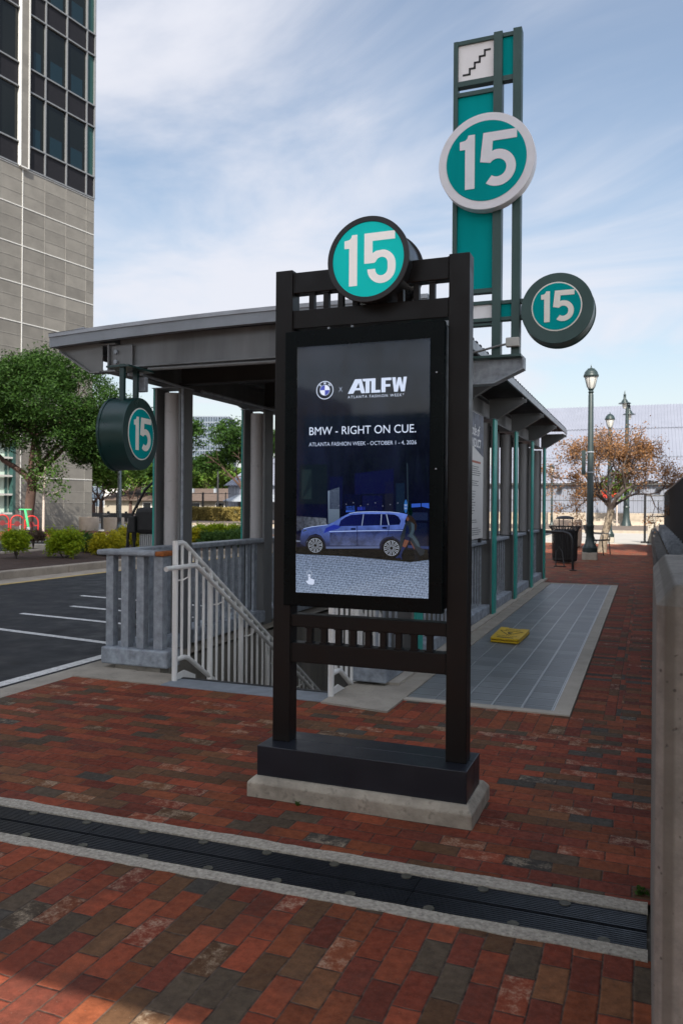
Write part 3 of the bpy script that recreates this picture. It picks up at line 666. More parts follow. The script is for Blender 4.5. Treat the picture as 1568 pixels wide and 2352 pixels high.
# display
YS = 3.76
ds = box('display_housing', (-1.764, -0.919, YS, YS + 0.046, 0.976, 2.398), M['black_glass'], ki, 0.004)
box('housing_back', (-1.742, -0.925, YS + 0.046, 3.93, 0.99, 2.385), M['black_metal'], ki, 0.004)
mb = MB()
for x in (-1.55, -1.42): mb.box(x - 0.006, x + 0.006, 3.83, 3.845, 2.384, 2.426)
obj('hanger', mb, M['galv'], ki)
SX0, SX1, SZ0, SZ1 = -1.691, -0.987, 1.049, 2.314
def suv(u, v, k=1): return (SX0 + (SX1 - SX0) * u, YS - 0.0005 * k - 0.0006, SZ0 + (SZ1 - SZ0) * v)
ART = {
    'body':[(0.0341, 0.1972), (0.0305, 0.2149), (0.0421, 0.2506), (0.0613, 0.2595), (0.1271, 0.2678), (0.1886, 0.273), (0.2512, 0.2773), (0.295, 0.2877), (0.355, 0.3083), (0.4146, 0.324), (0.4741, 0.3297), (0.5772, 0.3319), (0.7225, 0.3312), (0.7942, 0.3281), (0.8454, 0.3226), (0.8427, 0.3165), (0.8266, 0.2965), (0.8363, 0.2645), (0.8169, 0.2304), (0.7922, 0.2151), (0.7813, 0.2301), (0.7383, 0.2372), (0.6953, 0.2311), (0.6594, 0.2137), (0.6454, 0.1876), (0.2367, 0.1811), (0.2246, 0.2091), (0.1972, 0.2323), (0.1548, 0.2397), (0.1048, 0.2314), (0.0783, 0.2075), (0.071, 0.187)],
    'win':[(0.3347, 0.2716), (0.3478, 0.2938), (0.385, 0.3084), (0.4297, 0.3175), (0.5186, 0.3217), (0.6503, 0.3226), (0.7514, 0.3211), (0.7801, 0.3133), (0.7982, 0.2963), (0.7891, 0.2819), (0.7161, 0.2795), (0.5047, 0.2751)],
    'wind1':[(0.5084, 0.2755), (0.5201, 0.321), (0.5245, 0.321), (0.5136, 0.2755)],
    'wind2':[(0.6496, 0.2783), (0.6533, 0.3219), (0.6591, 0.3219), (0.6547, 0.2784)],
    'wind3':[(0.7075, 0.2795), (0.6902, 0.3216), (0.696, 0.3216), (0.7147, 0.2795)],
    'hoodshade':[(0.2161, 0.2422), (0.2347, 0.2639), (0.2952, 0.278), (0.3557, 0.2725), (0.3259, 0.2607), (0.2655, 0.2524)],
    'lower':[(0.2656, 0.2446), (0.4756, 0.2521), (0.7128, 0.2598), (0.8235, 0.2644), (0.8134, 0.2266), (0.7886, 0.2207), (0.7311, 0.239), (0.6808, 0.231), (0.6522, 0.2136), (0.6452, 0.1983), (0.2668, 0.1939)],
    'sill':[(0.2365, 0.1889), (0.6416, 0.1963), (0.6417, 0.1876), (0.2367, 0.1803)],
    'doorl1':[(0.4737, 0.2733), (0.4782, 0.2734), (0.4797, 0.1945), (0.4753, 0.1944)],
    'doorl2':[(0.7103, 0.2787), (0.7147, 0.2788), (0.7121, 0.2598), (0.7038, 0.2369), (0.6995, 0.2369), (0.7078, 0.2597)],
    'h1':[(0.4234, 0.2622), (0.4345, 0.2653), (0.4605, 0.2655), (0.4665, 0.2617), (0.4607, 0.2578), (0.4309, 0.2576)],
    'h2':[(0.6585, 0.2689), (0.6693, 0.2724), (0.6931, 0.2725), (0.7004, 0.2688), (0.6933, 0.2649), (0.6658, 0.2647)],
    'lamp':[(0.046, 0.2487), (0.0692, 0.2556), (0.0926, 0.2542), (0.0617, 0.2468)],
    'under':[(-0.0023, 0.1552), (-0.0031, 0.1829), (0.071, 0.187), (0.2367, 0.1811), (0.6454, 0.1831), (0.993, 0.1874), (1.0004, 0.1484), (0.8677, 0.1371), (0.4331, 0.1515)],
    'pave':[(-0.0024, 0.1584), (0.433, 0.1527), (0.8607, 0.1377), (1.0004, 0.1484), (0.9993, -0.0003), (0.0004, -0.0009)],
    'wallL':[(0.0014, 0.3098), (0.2338, 0.303), (0.2422, 0.2718), (0.1271, 0.267), (0.042, 0.2526), (0.003, 0.2503)],
    'panel':[(0.2465, 0.4128), (0.3358, 0.4282), (0.3385, 0.3035), (0.295, 0.2877), (0.2511, 0.2796)],
    'w1':[(0.3901, 0.3523), (0.455, 0.3543), (0.4555, 0.3304), (0.3861, 0.3278)],
    'w2':[(0.4737, 0.3493), (0.5328, 0.3514), (0.5346, 0.3368), (0.474, 0.3358)],
    'w3':[(0.8732, 0.3634), (0.9386, 0.3654), (0.9387, 0.3515), (0.8733, 0.3491)],
    'w4':[(0.9456, 0.3657), (0.9979, 0.3666), (0.9995, 0.346), (0.9457, 0.3534)],
    'bigwin':[(0.4525, 0.4822), (0.7414, 0.4996), (0.7429, 0.4043), (0.4541, 0.3988)],
    'pillar':[(0.7603, 0.4423), (0.821, 0.444), (0.8226, 0.3286), (0.762, 0.3276)],
    'pole':[(0.8355, 0.5217), (0.8441, 0.5216), (0.8547, 0.3174), (0.8455, 0.3173)],
    'greens':[(0.854, 0.3702), (0.8719, 0.3551), (0.8828, 0.3288), (0.8724, 0.3137), (0.8511, 0.3173), (0.8472, 0.3437)],
    'coat':[(0.8479, 0.2966), (0.8938, 0.295), (0.8997, 0.2762), (0.8944, 0.2499), (0.9299, 0.2165), (0.9442, 0.1943), (0.9722, 0.1871), (0.9654, 0.1684), (0.9411, 0.1625), (0.9093, 0.1863), (0.8737, 0.2159), (0.8664, 0.2384), (0.824, 0.2305), (0.8069, 0.1851), (0.7856, 0.1848), (0.799, 0.2378), (0.8164, 0.2643), (0.8303, 0.2871)],
    'coatl':[(0.8727, 0.2911), (0.8974, 0.2893), (0.8978, 0.2612), (0.8874, 0.2461), (0.9264, 0.2165), (0.9407, 0.1942), (0.9161, 0.2014), (0.8806, 0.231), (0.8416, 0.2382), (0.8662, 0.2497), (0.8766, 0.2648)],
    'dress':[(0.8389, 0.2815), (0.8553, 0.2759), (0.8665, 0.2309), (0.8596, 0.2203), (0.8276, 0.2249), (0.8343, 0.2569)],
    'leg1':[(0.8276, 0.2249), (0.8595, 0.2214), (0.8422, 0.2005), (0.8316, 0.1929), (0.8117, 0.1983)],
    'leg2':[(0.8652, 0.2203), (0.8751, 0.2159), (0.8987, 0.1937), (0.9023, 0.1863), (0.8938, 0.188)],
    'boot1':[(0.8089, 0.1972), (0.833, 0.1937), (0.8141, 0.1776), (0.8051, 0.1625), (0.8096, 0.1475), (0.8025, 0.1455), (0.7988, 0.1541), (0.7683, 0.1506), (0.7611, 0.1535), (0.7894, 0.166)],
    'boot2':[(0.8938, 0.1899), (0.9037, 0.1863), (0.9166, 0.164), (0.9272, 0.1567), (0.9295, 0.1418), (0.9253, 0.141), (0.9224, 0.1473), (0.9099, 0.1396), (0.8853, 0.1404), (0.9027, 0.1507)],
    'face':[(0.8427, 0.3135), (0.8547, 0.3155), (0.8598, 0.3023), (0.85, 0.2955), (0.8429, 0.2984), (0.8371, 0.3052)],
    'hair':[(0.8441, 0.3154), (0.8617, 0.3204), (0.883, 0.3137), (0.9008, 0.3006), (0.9151, 0.2819), (0.9097, 0.2613), (0.8978, 0.2612), (0.8975, 0.2837), (0.8798, 0.2911), (0.862, 0.2967), (0.8598, 0.308)],
    'hand':[(0.0801, 0.0472), (0.0986, 0.0487), (0.098, 0.0742), (0.115, 0.0745), (0.1161, 0.0588), (0.1463, 0.0536), (0.1467, 0.0399), (0.1368, 0.0327), (0.1037, 0.0331), (0.0864, 0.0406)],
}
def emis_grad(name, ca, cb, axis, a, b, nscale=0, namt=0.0, stretch=(1, 1, 1)):
    t = NT(name); s = t.sep(t.c); f = t.rng(s[axis], a, b)
    c = t.mix(f, ca, cb)
    if nscale:
        n = t.rng(t.noise(nscale, 6, 0.7, t.mapping(t.c, stretch)), 0.3, 0.7, 1 - namt, 1 + namt); c = t.mix(1.0, c, t.comb(n, n, n), 'MULTIPLY')
    t.set((0, 0, 0), 0.6, 0, 0.0); t.put(c, t.b.inputs['Emission Color']); t.b.inputs['Emission Strength'].default_value = 0.74
    return t.m
def art(name, pts, m, k): return obj(name, MB().poly([suv(u, v, k) for u, v in pts]), m, ds)
art('picture', [(0, 0), (1, 0), (1, 1), (0, 1)], emis_grad('scr_bg', (0.0015, 0.002, 0.010), (0.007, 0.010, 0.016), 2, 1.45, 2.2, 6, 0.8, (1, 1, 0.3)), 1)
art('picture_wall', ART['wallL'], emis_grad('scr_wall', (0.03, 0.035, 0.05), (0.10, 0.115, 0.14), 0, -0.33, -0.1, 60, 0.8), 2)
art('picture_wall', ART['panel'], emis_grad('scr_panel', (0.055, 0.075, 0.11), (0.12, 0.16, 0.22), 2, 1.4, 1.62), 2)
blue = emis('scr_blue', (0.012, 0.022, 0.20)); blue2 = emis('scr_blue2', (0.02, 0.06, 0.30)); navy = emis('scr_navy', (0.003, 0.004, 0.025)); blk = emis('scr_black', (0.0008, 0.0009, 0.0012))
art('picture_window', ART['bigwin'], navy, 2); art('picture_window', ART['w1'], blue2, 2); art('picture_window', ART['w2'], blue, 2)
art('picture_window', ART['w3'], blue2, 2); art('picture_window', ART['w4'], blue2, 2)
art('picture_wall', ART['pillar'], emis('scr_pillar', (0.004, 0.009, 0.022)), 2)
for (u0, u1, v0, v1, c_) in ((0.02, .24, .36, .52, (.004, .007, .012)), (.04, .12, .38, .50, (.010, .018, .022)), (.26, .36, .34, .47, (.003, .004, .022)), (.37, .50, .335, .40, (.002, .003, .014)), (.51, .66, .335, .395, (.003, .004, .026)), (.68, .74, .33, .45, (.006, .007, .016)), (.87, .99, .30, .33, (.006, .010, .030)), (.88, .985, .20, .29, (.003, .005, .018))):
    art('picture_window', [(u0, v0), (u1, v0), (u1, v1), (u0, v1)], emis('scr_pane', c_), 2)
for k in range(9): art('picture_light', [(.33 + .055 * k, .352 + .006 * (k % 3)), (.338 + .055 * k, .352 + .006 * (k % 3)), (.338 + .055 * k, .356 + .006 * (k % 3)), (.33 + .055 * k, .356 + .006 * (k % 3))], emis('scr_dot', (.09, .10, .14)), 4)
art('picture_kerb', [(0, .205), (.16, .203), (.16, .208), (0, .211)], emis('scr_kerb', (.10, .12, .17)), 4); art('picture_kerb', [(.85, .193), (1, .19), (1, .20), (.85, .203)], emis('scr_kerb2', (.012, .022, .075)), 4)
art('picture_pole', ART['pole'], emis('scr_pole', (0.012, 0.02, 0.03)), 3)
art('picture_sign', [(0.8326 + 0.012 * math.cos(a), 0.3531 + 0.0266 * math.sin(a)) for a in np.linspace(0, 6.28, 24)], emis('scr_oval', (0.015, 0.075, 0.24)), 4)
art('picture_leaves', ART['greens'], emis_grad('scr_green', (0.0, 0.004, 0.004), (0.02, 0.06, 0.03), 0, .41, .48, 120, 0.9), 4)
pv = emis_grad('scr_pave', (0.20, 0.25, 0.33), (0.085, 0.115, 0.17), 2, 1.05, 1.24, 0)
# cobbles of the picture: dark joints over a speckled pale ground
t = NT('scr_cobble'); v = t.mapping(t.c, (1, 1, 2.4), (0, R_(-9), 0)); px, py, pz = t.sep(v)
rw = t.math('FLOOR', t.math('DIVIDE', pz, 0.028)); off = t.math('MULTIPLY', t.math('MODULO', t.math('ABSOLUTE', rw), 2.0), 0.5)
fx = t.math('FRACT', t.math('ADD', t.math('DIVIDE', t.math('ADD', px, t.math('MULTIPLY', t.noise(40, 3), 0.012)), 0.030), off)); fz = t.math('FRACT', t.math('DIVIDE', t.math('ADD', pz, t.math('MULTIPLY', t.noise(30, 3), 0.02)), 0.028))
j = t.math('MAXIMUM', t.rng(fx, 0.86, 0.95), t.rng(fz, 0.80, 0.92))
zf = t.rng(t.sep(t.c)[2], 1.05, 1.25)
cc = t.mix(zf, (0.17, 0.215, 0.30), (0.11, 0.145, 0.22)); k_ = t.rng(t.noise(160, 5, 0.8), 0.3, 0.7, 0.35, 1.6); cc = t.mix(1.0, cc, t.comb(k_, k_, k_), 'MULTIPLY')
cc = t.mix(t.math('MULTIPLY', j, 0.8), cc, (0.015, 0.02, 0.035)); t.set((0, 0, 0), 0.6, 0, 0.0); t.put(cc, t.b.inputs['Emission Color']); t.b.inputs['Emission Strength'].default_value = 0.74
art('picture_paving', ART['pave'], t.m, 3); art('picture_shadow', ART['under'], blk, 4)
bodym = emis_grad('scr_car', (0.010, 0.016, 0.050), (0.075, 0.125, 0.40), 2, 1.30, 1.46, 10, 0.5)
art('picture_car', ART['body'], bodym, 5)
art('picture_car', ART['lower'], emis_grad('scr_car2', (0.050, 0.066, 0.14), (0.012, 0.020, 0.075), 2, 1.29, 1.37, 16, 0.7), 6); art('picture_car', ART['hoodshade'], blue, 6); art('picture_car', ART['sill'], emis('scr_sill', (0.06, 0.08, 0.16)), 6)
art('car_window', ART['win'], emis_grad('scr_win', (0.001, 0.0015, 0.008), (0.004, 0.006, 0.06), 0, 0.3, -0.2), 7)
hl = emis('scr_highlight', (0.30, 0.38, 0.62))
art('car_trim', [(0.262, 0.2485), (0.50, 0.2535), (0.82, 0.2590), (0.82, 0.2605), (0.50, 0.2560), (0.262, 0.2505)], hl, 7)
art('car_trim', [(0.4146, 0.3225), (0.474, 0.328), (0.577, 0.3303), (0.722, 0.3298), (0.79, 0.3265), (0.79, 0.3282), (0.722, 0.3318), (0.577, 0.3322), (0.474, 0.33), (0.4146, 0.3245)], hl, 8)
art('car_trim', [(0.06, 0.2585), (0.127, 0.2665), (0.25, 0.276), (0.25, 0.2775), (0.127, 0.269), (0.06, 0.2605)], hl, 8)
for a_ in ((0.165, 0.10), (0.735, 0.105)):     # wheel arches
    art('car_trim', [(a_[0] - .012 + .083 * math.cos(q), 0.191 + .044 * math.sin(q)) for q in np.linspace(0.1, 3.0, 20)] + [(a_[0] - .012 + .072 * math.cos(q), 0.191 + .038 * math.sin(q)) for q in np.linspace(3.0, 0.1, 20)], emis('scr_arch', (0.008, 0.010, 0.022)), 8)
for k in ('wind1', 'wind2', 'wind3'): art('car_trim', ART[k], emis('scr_trim', (0.20, 0.25, 0.36)), 8)
for k in ('doorl1', 'doorl2', 'h1', 'h2'): art('car_trim', ART[k], navy, 8)
art('car_trim', ART['lamp'], emis('scr_lamp', (0.03, 0.04, 0.06)), 8)
rimm = emis('scr_rim', (0.24, 0.27, 0.33))
for (cu_, cv_, ru, rv_) in ((0.1544, 0.1927, 0.066, 0.0345), (0.7319, 0.1898, 0.066, 0.0355)):
    el = lambda r, a: (cu_ + ru * r * math.cos(a), cv_ + rv_ * r * math.sin(a))
    art('car_wheel', [el(1.02, a) for a in np.linspace(0, 6.283, 40)[:-1]], blk, 9)
    mb = MB()
    for q in range(40):
        a, b = 6.2832 * q / 40, 6.2832 * (q + 1) / 40; mb.poly([suv(*el(r, an), 10) for r, an in ((0.80, a), (0.84, a), (0.84, b), (0.80, b))])
    for q in range(10):
        a = 6.2832 * q / 10 + 0.1
        for d_ in (-0.13, 0.13): mb.poly([suv(*el(r, a + w), 10) for r, w in ((0.16, d_ * 1.2), (0.16, d_ * 2.2), (0.80, d_ * 1.25), (0.80, d_ * 0.55))])
    obj('car_wheel_rim', mb, rimm, ds)
art('picture_person', ART['leg2'], emis('scr_skin', (0.08, 0.032, 0.022)), 10); art('picture_person', ART['leg1'], emis('scr_skin2', (0.10, 0.038, 0.026)), 10)
art('picture_person', ART['boot2'], emis('scr_boot', (0.003, 0.004, 0.007)), 11); art('picture_person', ART['boot1'], emis('scr_boot2', (0.006, 0.012, 0.05)), 11)
art('picture_person', ART['coat'], emis('scr_coat', (0.010, 0.014, 0.020)), 11); art('picture_person', ART['dress'], emis('scr_dress', (0.003, 0.006, 0.028)), 12)
art('picture_person', ART['coatl'], emis('scr_coatl', (0.028, 0.045, 0.062)), 12); art('picture_person', ART['face'], emis('scr_face', (0.07, 0.032, 0.024)), 12); art('picture_person', ART['hair'], emis('scr_hair', (0.014, 0.009, 0.008)), 13)
lt = emis('scr_text', (0.46, 0.52, 0.66)); lt2 = emis('scr_text2', (0.36, 0.42, 0.56)); wht = emis('scr_white', (0.58, 0.60, 0.72))
SW, SH = SX1 - SX0, SZ1 - SZ0
def stext(s, u0, v0, v1, u1, m, bold=0.0, spacing=1.0, k=6):
    obj('lettering', text_mb(s, (v1 - v0) * SH, suv(u0, v0, k), (1, 0, 0), (0, 0, 1), 'LEFT', bold, (u1 - u0) * SW, spacing), m, ds)
stext('BMW - RIGHT ON CUE.', 0.099, 0.6395, 0.6715, 0.903, lt, 0.0)
stext('ATLANTA FASHION WEEK - OCTOBER 1 - 4, 2026', 0.0968, 0.594, 0.6093, 0.906, lt2, 0.0)
stext('ATLANTA FASHION WEEK*', 0.396, 0.7815, 0.7925, 0.8135, lt, 0.0, 1.3)
stext('X', 0.327, 0.8095, 0.8292, 0.3535, lt2, -0.02)
stext('ONE', 0.8225, 0.354, 0.361, 0.843, lt2, 0.0, 1, 7); stext('WAY', 0.8225, 0.342, 0.349, 0.843, lt2, 0.0, 1, 7)
# bold block letters, the A and T and L and F and W run together
def blk_letters(parts):
    for p in parts: art('lettering', [(0.396 + x * 0.438, 0.800 + y * 0.0565) for x, y in p], lt, 6)
blk_letters([[(0, 0), (.095, 0), (.125, .22), (.185, .22), (.185, .38), (.147, .38), (.185, .72), (.185, 1), (.125, 1)],
             [(.185, 0.22), (.215, .22), (.235, 0), (.30, 0), (.235, 1), (.185, 1), (.185, .72), (.19, .72), (.205, .38), (.185, .38)],
             [(.25, 1), (.265, .82), (.305, .82), (.305, 0), (.375, 0), (.375, .82), (.405, .82), (.405, 1)],
             [(.405, 1), (.405, 0), (.555, 0), (.555, .18), (.475, .18), (.475, 1)],
             [(.575, 0), (.645, 0), (.645, .38), (.725, .38), (.725, .55), (.645, .55), (.645, .82), (.74, .82), (.74, 1), (.575, 1)],
             [(.755, 1), (.79, 0), (.85, 0), (.877, .50), (.877, .98), (.852, .98), (.822, .42), (.815, 1)],
             [(.877, .50), (.904, 0), (.965, 0), (1.0, 1), (.945, 1), (.932, .42), (.902, .98), (.877, .98)]])
# emblem: ring, letters and quartered disc
cu_, cv_ = 0.2183, 0.8191; rr_ = 0.0665 * SW
C0 = Vector(suv(cu_, cv_, 6))
obj('emblem', MB().annulus(C0, (1, 0, 0), (0, 0, 1), rr_ * 0.92, rr_, 48), lt, ds)
obj('emblem', MB().annulus(C0, (1, 0, 0), (0, 0, 1), rr_ * 0.54, rr_ * 0.59, 48), lt2, ds)
for q, m_ in ((0, wht), (1, emis('scr_emb_blue', (0.035, 0.05, 0.30))), (2, wht), (3, bpy.data.materials['scr_emb_blue'] if 'scr_emb_blue' in bpy.data.materials else wht)):
    pts = [C0] + [C0 + Vector((math.cos(a), 0, math.sin(a))) * (rr_ * 0.55) for a in np.linspace(q * math.pi / 2, (q + 1) * math.pi / 2, 13)]
    obj('emblem_quarter', MB().poly(pts), m_, ds)
for ch, ang in (('B', 133), ('M', 90), ('W', 47)):
    a = R_(ang); d_ = Vector((math.cos(a), 0, math.sin(a))); tx = Vector((math.sin(a), 0, -math.cos(a)))
    obj('lettering', text_mb(ch, rr_ * 0.24, C0 + d_ * (rr_ * 0.64), tx, d_, 'CENTER', 0.015), lt, ds)
hm = emis('scr_hand', (0.42, 0.47, 0.60))
art('touch_icon', ART['hand'], hm, 6); obj('touch_icon', MB().annulus(Vector(suv(0.1072, 0.0771, 6)), (1, 0, 0), (0, 0, 1), 0.0125, 0.0165, 28), emis('scr_hand2', (0.22, 0.26, 0.34)), ds)
# front pane
mb = MB(); yf = YS - 0.009
mb.add([(SX0, yf, SZ0), (SX1, yf, SZ0), (SX1, yf, SZ1), (SX0, yf, SZ1)], [(0, 1, 2, 3)]); obj('glass_pane', mb, M['screen_glass'], ds)
mb = MB(); mb.box(-0.958, -0.949, yf - 0.001, yf - 0.0002, 2.142, 2.149).box(-0.958, -0.949, yf - 0.001, yf - 0.0002, 1.675, 1.682); obj('sensor_mark', mb, M['galv'], ds)

# ================================================================== CANOPY
ca = thing('canopy', (-3.35, 7.07, 0), 'grey steel canopy with corrugated roof over the stairwell', 'canopy')
XL, XR, YF, YE = -5.15, -1.565, 5.88, 17.0
CY_ = [7.07, 8.98, 10.92, 12.82, 14.74, 16.60]
ZB0, ZB1 = 2.69, 2.95
def roof_z(x):
    a = (x - XL) / (XR - XL); return 3.045 + 0.055 * a + 0.135 * a * (1 - a)
def corrugated(x_list, zf, y0, y1, period, h, axis='Y'):
    mb = MB(); prof = []
    y = y0
    while y < y1 - 1e-6:
        for f, hh in ((0, 0), (0.30, 0), (0.42, 1), (0.80, 1), (0.92, 0)):
            if y + f * period <= y1: prof.append((y + f * period, hh * h))
        y += period
    prof.append((y1, 0))
    n = len(prof)
    for x in x_list:
        for yy, hh in prof: mb.v.append((x, yy, zf(x) + hh))
    for i in range(len(x_list) - 1):
        for j in range(n - 1):
            a = i * n + j; mb.f.append((a, a + n, a + n + 1, a + 1))
    return mb
xs = list(np.linspace(XL + 0.02, XR, 13))
rf = obj('roof', corrugated(xs, lambda x: roof_z(x) - 0.02, YF + 0.05, YE, 0.19, 0.035), M['steel_roof'], ca)
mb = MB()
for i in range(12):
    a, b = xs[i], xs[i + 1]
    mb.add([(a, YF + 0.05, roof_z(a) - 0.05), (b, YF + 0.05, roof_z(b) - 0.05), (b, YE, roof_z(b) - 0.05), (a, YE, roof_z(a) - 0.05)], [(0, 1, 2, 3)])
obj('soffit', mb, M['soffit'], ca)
# front fascia with cap flashing
mb = MB(); mb2 = MB()
xs2 = list(np.linspace(XL, XR, 25))
def strip(mb, zt, zb, ya, yb):
    n = len(mb.v)
    for x in xs2: mb.v += [(x, ya, roof_z(x) + zb), (x, ya, roof_z(x) + zt), (x, yb, roof_z(x) + zt), (x, yb, roof_z(x) + zb)]
    for i in range(len(xs2) - 1):
        a = n + i * 4; b = a + 4
        for k in range(4): mb.f.append((a + k, b + k, b + (k + 1) % 4, a + (k + 1) % 4))
    mb.f += [(n, n + 1, n + 2, n + 3), (n + (len(xs2) - 1) * 4 + 3, n + (len(xs2) - 1) * 4 + 2, n + (len(xs2) - 1) * 4 + 1, n + (len(xs2) - 1) * 4)]
strip(mb, -0.022, -0.112, YF, YF + 0.06); obj('fascia', mb, M['galv'] if False else mat('fascia_grey', (0.22, 0.24, 0.265), 0.45, 0.3, 0.12, 4), ca)
strip(mb2, 0.012, -0.022, YF - 0.012, YF + 0.20); obj('cap_flashing', mb2, mat('flashing_grey', (0.30, 0.315, 0.34), 0.4, 0.4, 0.15, 3), ca)
# bent flashing at the left corner
mb = MB(); mb.prism([(XL - 0.006, YF - 0.02, roof_z(XL) + 0.015), (XL + 0.42, YF - 0.016, roof_z(XL + .42) + 0.012), (XL + 0.30, YF + 0.1, roof_z(XL) + 0.075), (XL + 0.02, YF + 0.12, roof_z(XL) + 0.045)], (0, 0.12, -0.006))
obj('bent_flashing', mb, bpy.data.materials['flashing_grey'], ca)
for x, nm in ((XL, -1), (XR, 1)):
    box('eave_trim', (x - 0.012, x + 0.012, YF + 0.061, YE, roof_z(x) - 0.105, roof_z(x) - 0.02), mat('eave_trim_grey', (0.26, 0.275, 0.295), 0.4, 0.3, 0.1, 4) if nm == -1 else bpy.data.materials['eave_trim_grey'], ca)
# long beams (I sections) on both column lines
def ibeam_y(xc, y0, y1, z0, z1, w=0.15, tf=0.014):
    mb = MB(); mb.box(xc - w / 2, xc + w / 2, y0, y1, z0, z0 + tf).box(xc - w / 2, xc + w / 2, y0, y1, z1 - tf, z1).box(xc - 0.007, xc + 0.007, y0, y1, z0 + tf, z1 - tf); return mb
XCL, XCR = -4.565, -2.11
obj('long_beam', ibeam_y(XCL, 5.97, 16.95, ZB0 + 0.002, ZB1), M['steel_dark'], ca)
obj('long_beam', ibeam_y(XCR, 5.97, 16.95, ZB0 + 0.002, ZB1), M['steel_dark'], ca)
# front channel between the beams, with a conduit under it
mb = MB(); mb.box(XCL + 0.09, XCR - 0.09, 6.03, 6.045, ZB0 + 0.03, ZB1 + 0.06).box(XCL + 0.10, XCR - 0.09, 5.965, 6.03, ZB0 + 0.03, ZB0 + 0.045)
obj('front_beam', mb, M['steel_dark'], ca)
obj('conduit', MB().tube([(XCL + 0.42, 5.99, ZB0 + 0.005), (XCR - 0.1, 5.99, ZB0 + 0.0)], 0.016, 8), M['flange'], ca)
mb = MB()
for dz in (0.10, 0.19):
    mb.drum((XCL + 0.075, 5.998, ZB0 + dz - 0.01), (1, 0, 0), (0, 0, 1), 0.02, (0, -0.025, 0), 6)
obj('bolts', mb, M['galv'], ca)
box('web_plate', (XCL + 0.012, XCL + 0.24, 6.0, 6.012, ZB0 + 0.03, ZB1 - 0.02), M['steel_dark'], ca)
# cross beams
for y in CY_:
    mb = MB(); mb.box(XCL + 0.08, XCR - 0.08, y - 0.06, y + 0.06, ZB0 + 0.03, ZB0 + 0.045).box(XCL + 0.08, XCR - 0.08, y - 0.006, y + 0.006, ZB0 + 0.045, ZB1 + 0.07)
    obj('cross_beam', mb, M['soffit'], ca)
# tapered outrigger brackets
def outrigger(xb, xt, y, zr=ZB0 + 0.004, zt=2.90, ztop=2.955, w=0.09):
    s = 1 if xt > xb else -1
    xa = xb + s * 0.08; xk = xb + s * 0.19
    if abs(xt - xk) < 0.05: xk = xa + (xt - xa) * 0.3
    mb = MB(); mb.prism([(xa, y - 0.005, ztop), (xt, y - 0.005, ztop), (xt, y - 0.005, zt), (xk, y - 0.005, zr), (xa, y - 0.005, zr)], (0, 0.01, 0))
    for (p, q) in (((xa, zr), (xk, zr)), ((xk, zr), (xt, zt)), ((xt, zt), (xt, ztop))):
        mb.bar((p[0], y, p[1]), (q[0], y, q[1]), 0.014 if abs(p[0] - q[0]) < 1e-4 else w, w if abs(p[0] - q[0]) < 1e-4 else 0.014)
    mb.box(min(xa, xt), max(xa, xt), y - w / 2, y + w / 2, ztop, ztop + 0.012)
    return mb
for y in CY_[1:]:
    obj('outrigger', outrigger(XCR, XR - 0.01, y), M['flange'], ca)
for y in [6.0] + CY_[1:]:
    obj('outrigger', outrigger(XCL, XL + 0.06, y), M['flange'], ca)
obj('outrigger', outrigger(XCR, XR - 0.01, 6.0), M['flange'], ca)
# columns: two flange plates, a round concrete filled shaft between them, teal outer edge
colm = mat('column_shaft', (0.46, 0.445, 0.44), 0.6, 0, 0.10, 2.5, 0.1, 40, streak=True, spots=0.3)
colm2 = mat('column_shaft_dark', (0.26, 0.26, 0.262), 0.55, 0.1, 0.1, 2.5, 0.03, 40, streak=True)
def column(side, y, shaft):
    zb = -2.0 if side < 0 else 0.03
    xo = -4.735 if side < 0 else -1.955          # outer face
    s = 1 if side < 0 else -1                     # towards the stair
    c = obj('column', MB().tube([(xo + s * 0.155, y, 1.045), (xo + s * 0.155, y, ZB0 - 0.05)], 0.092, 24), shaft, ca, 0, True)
    f = lambda a, b: (min(xo + s * a, xo + s * b), max(xo + s * a, xo + s * b))
    a, b = f(0.004, 0.026); box('flange', (a, b, y - 0.115, y + 0.115, zb, ZB0), M['flange'], c)
    a, b = f(0.285, 0.312); box('flange', (a, b, y - 0.115, y + 0.115, zb, ZB0), M['flange'], c)
    a, b = f(0.026, 0.285); box('web', (a, b, y - 0.006, y + 0.006, zb, 1.05), M['flange'], c)
    a, b = f(-0.016, 0.004); box('teal_edge', (a, b, y - 0.117, y + 0.117, zb if side > 0 else 0.0, ZB0 - 0.002), M['teal_edge'], c)
    a, b = f(-0.03, 0.33); box('cap_plate', (a, b, y - 0.125, y + 0.125, ZB0 - 0.006, ZB0 + 0.0015), M['galv'], c)
    return c
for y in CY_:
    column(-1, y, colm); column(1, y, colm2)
# conduit down the front left column and along the beam
obj('conduit', MB().tube([(XCL + 0.25, 6.1, ZB0 - 0.01), (XCL + 0.20, 6.9, ZB0 - 0.02), (XCL + 0.17, 6.945, 2.60), (XCL + 0.17, 6.95, 2.4), (XCL + 0.17, 6.95, -0.3)], 0.014, 8), M['galv'], ca)
obj('conduit', MB().tube([(XCL + 0.18, 7.3, ZB0 - 0.005), (XCL + 0.2, 10.8, ZB0 - 0.005)], 0.018, 8), M['galv'], ca)
mb = MB(); mb.box(XCL + 0.24, XCL + 0.38, 5.93, 5.98, ZB0 - 0.055, ZB0 + 0.005).box(XCL + 0.33, XCL + 0.42, 5.94, 5.99, ZB0 - 0.2, ZB0 - 0.07)
obj('junction_box', mb, M['galv'], ca, 0.006)
lf = emis('fixture_light', (1.0, 0.95, 0.8), 1.2)
fx = box('light_fixture', (-3.30, -2.7, 7.9, 8.05, ZB0 + 0.02, ZB0 + 0.06), M['black_metal'], ca)
box('lamp_lens', (-3.28, -2.72, 7.92, 8.03, ZB0 + 0.012, ZB0 + 0.0195), lf, fx)

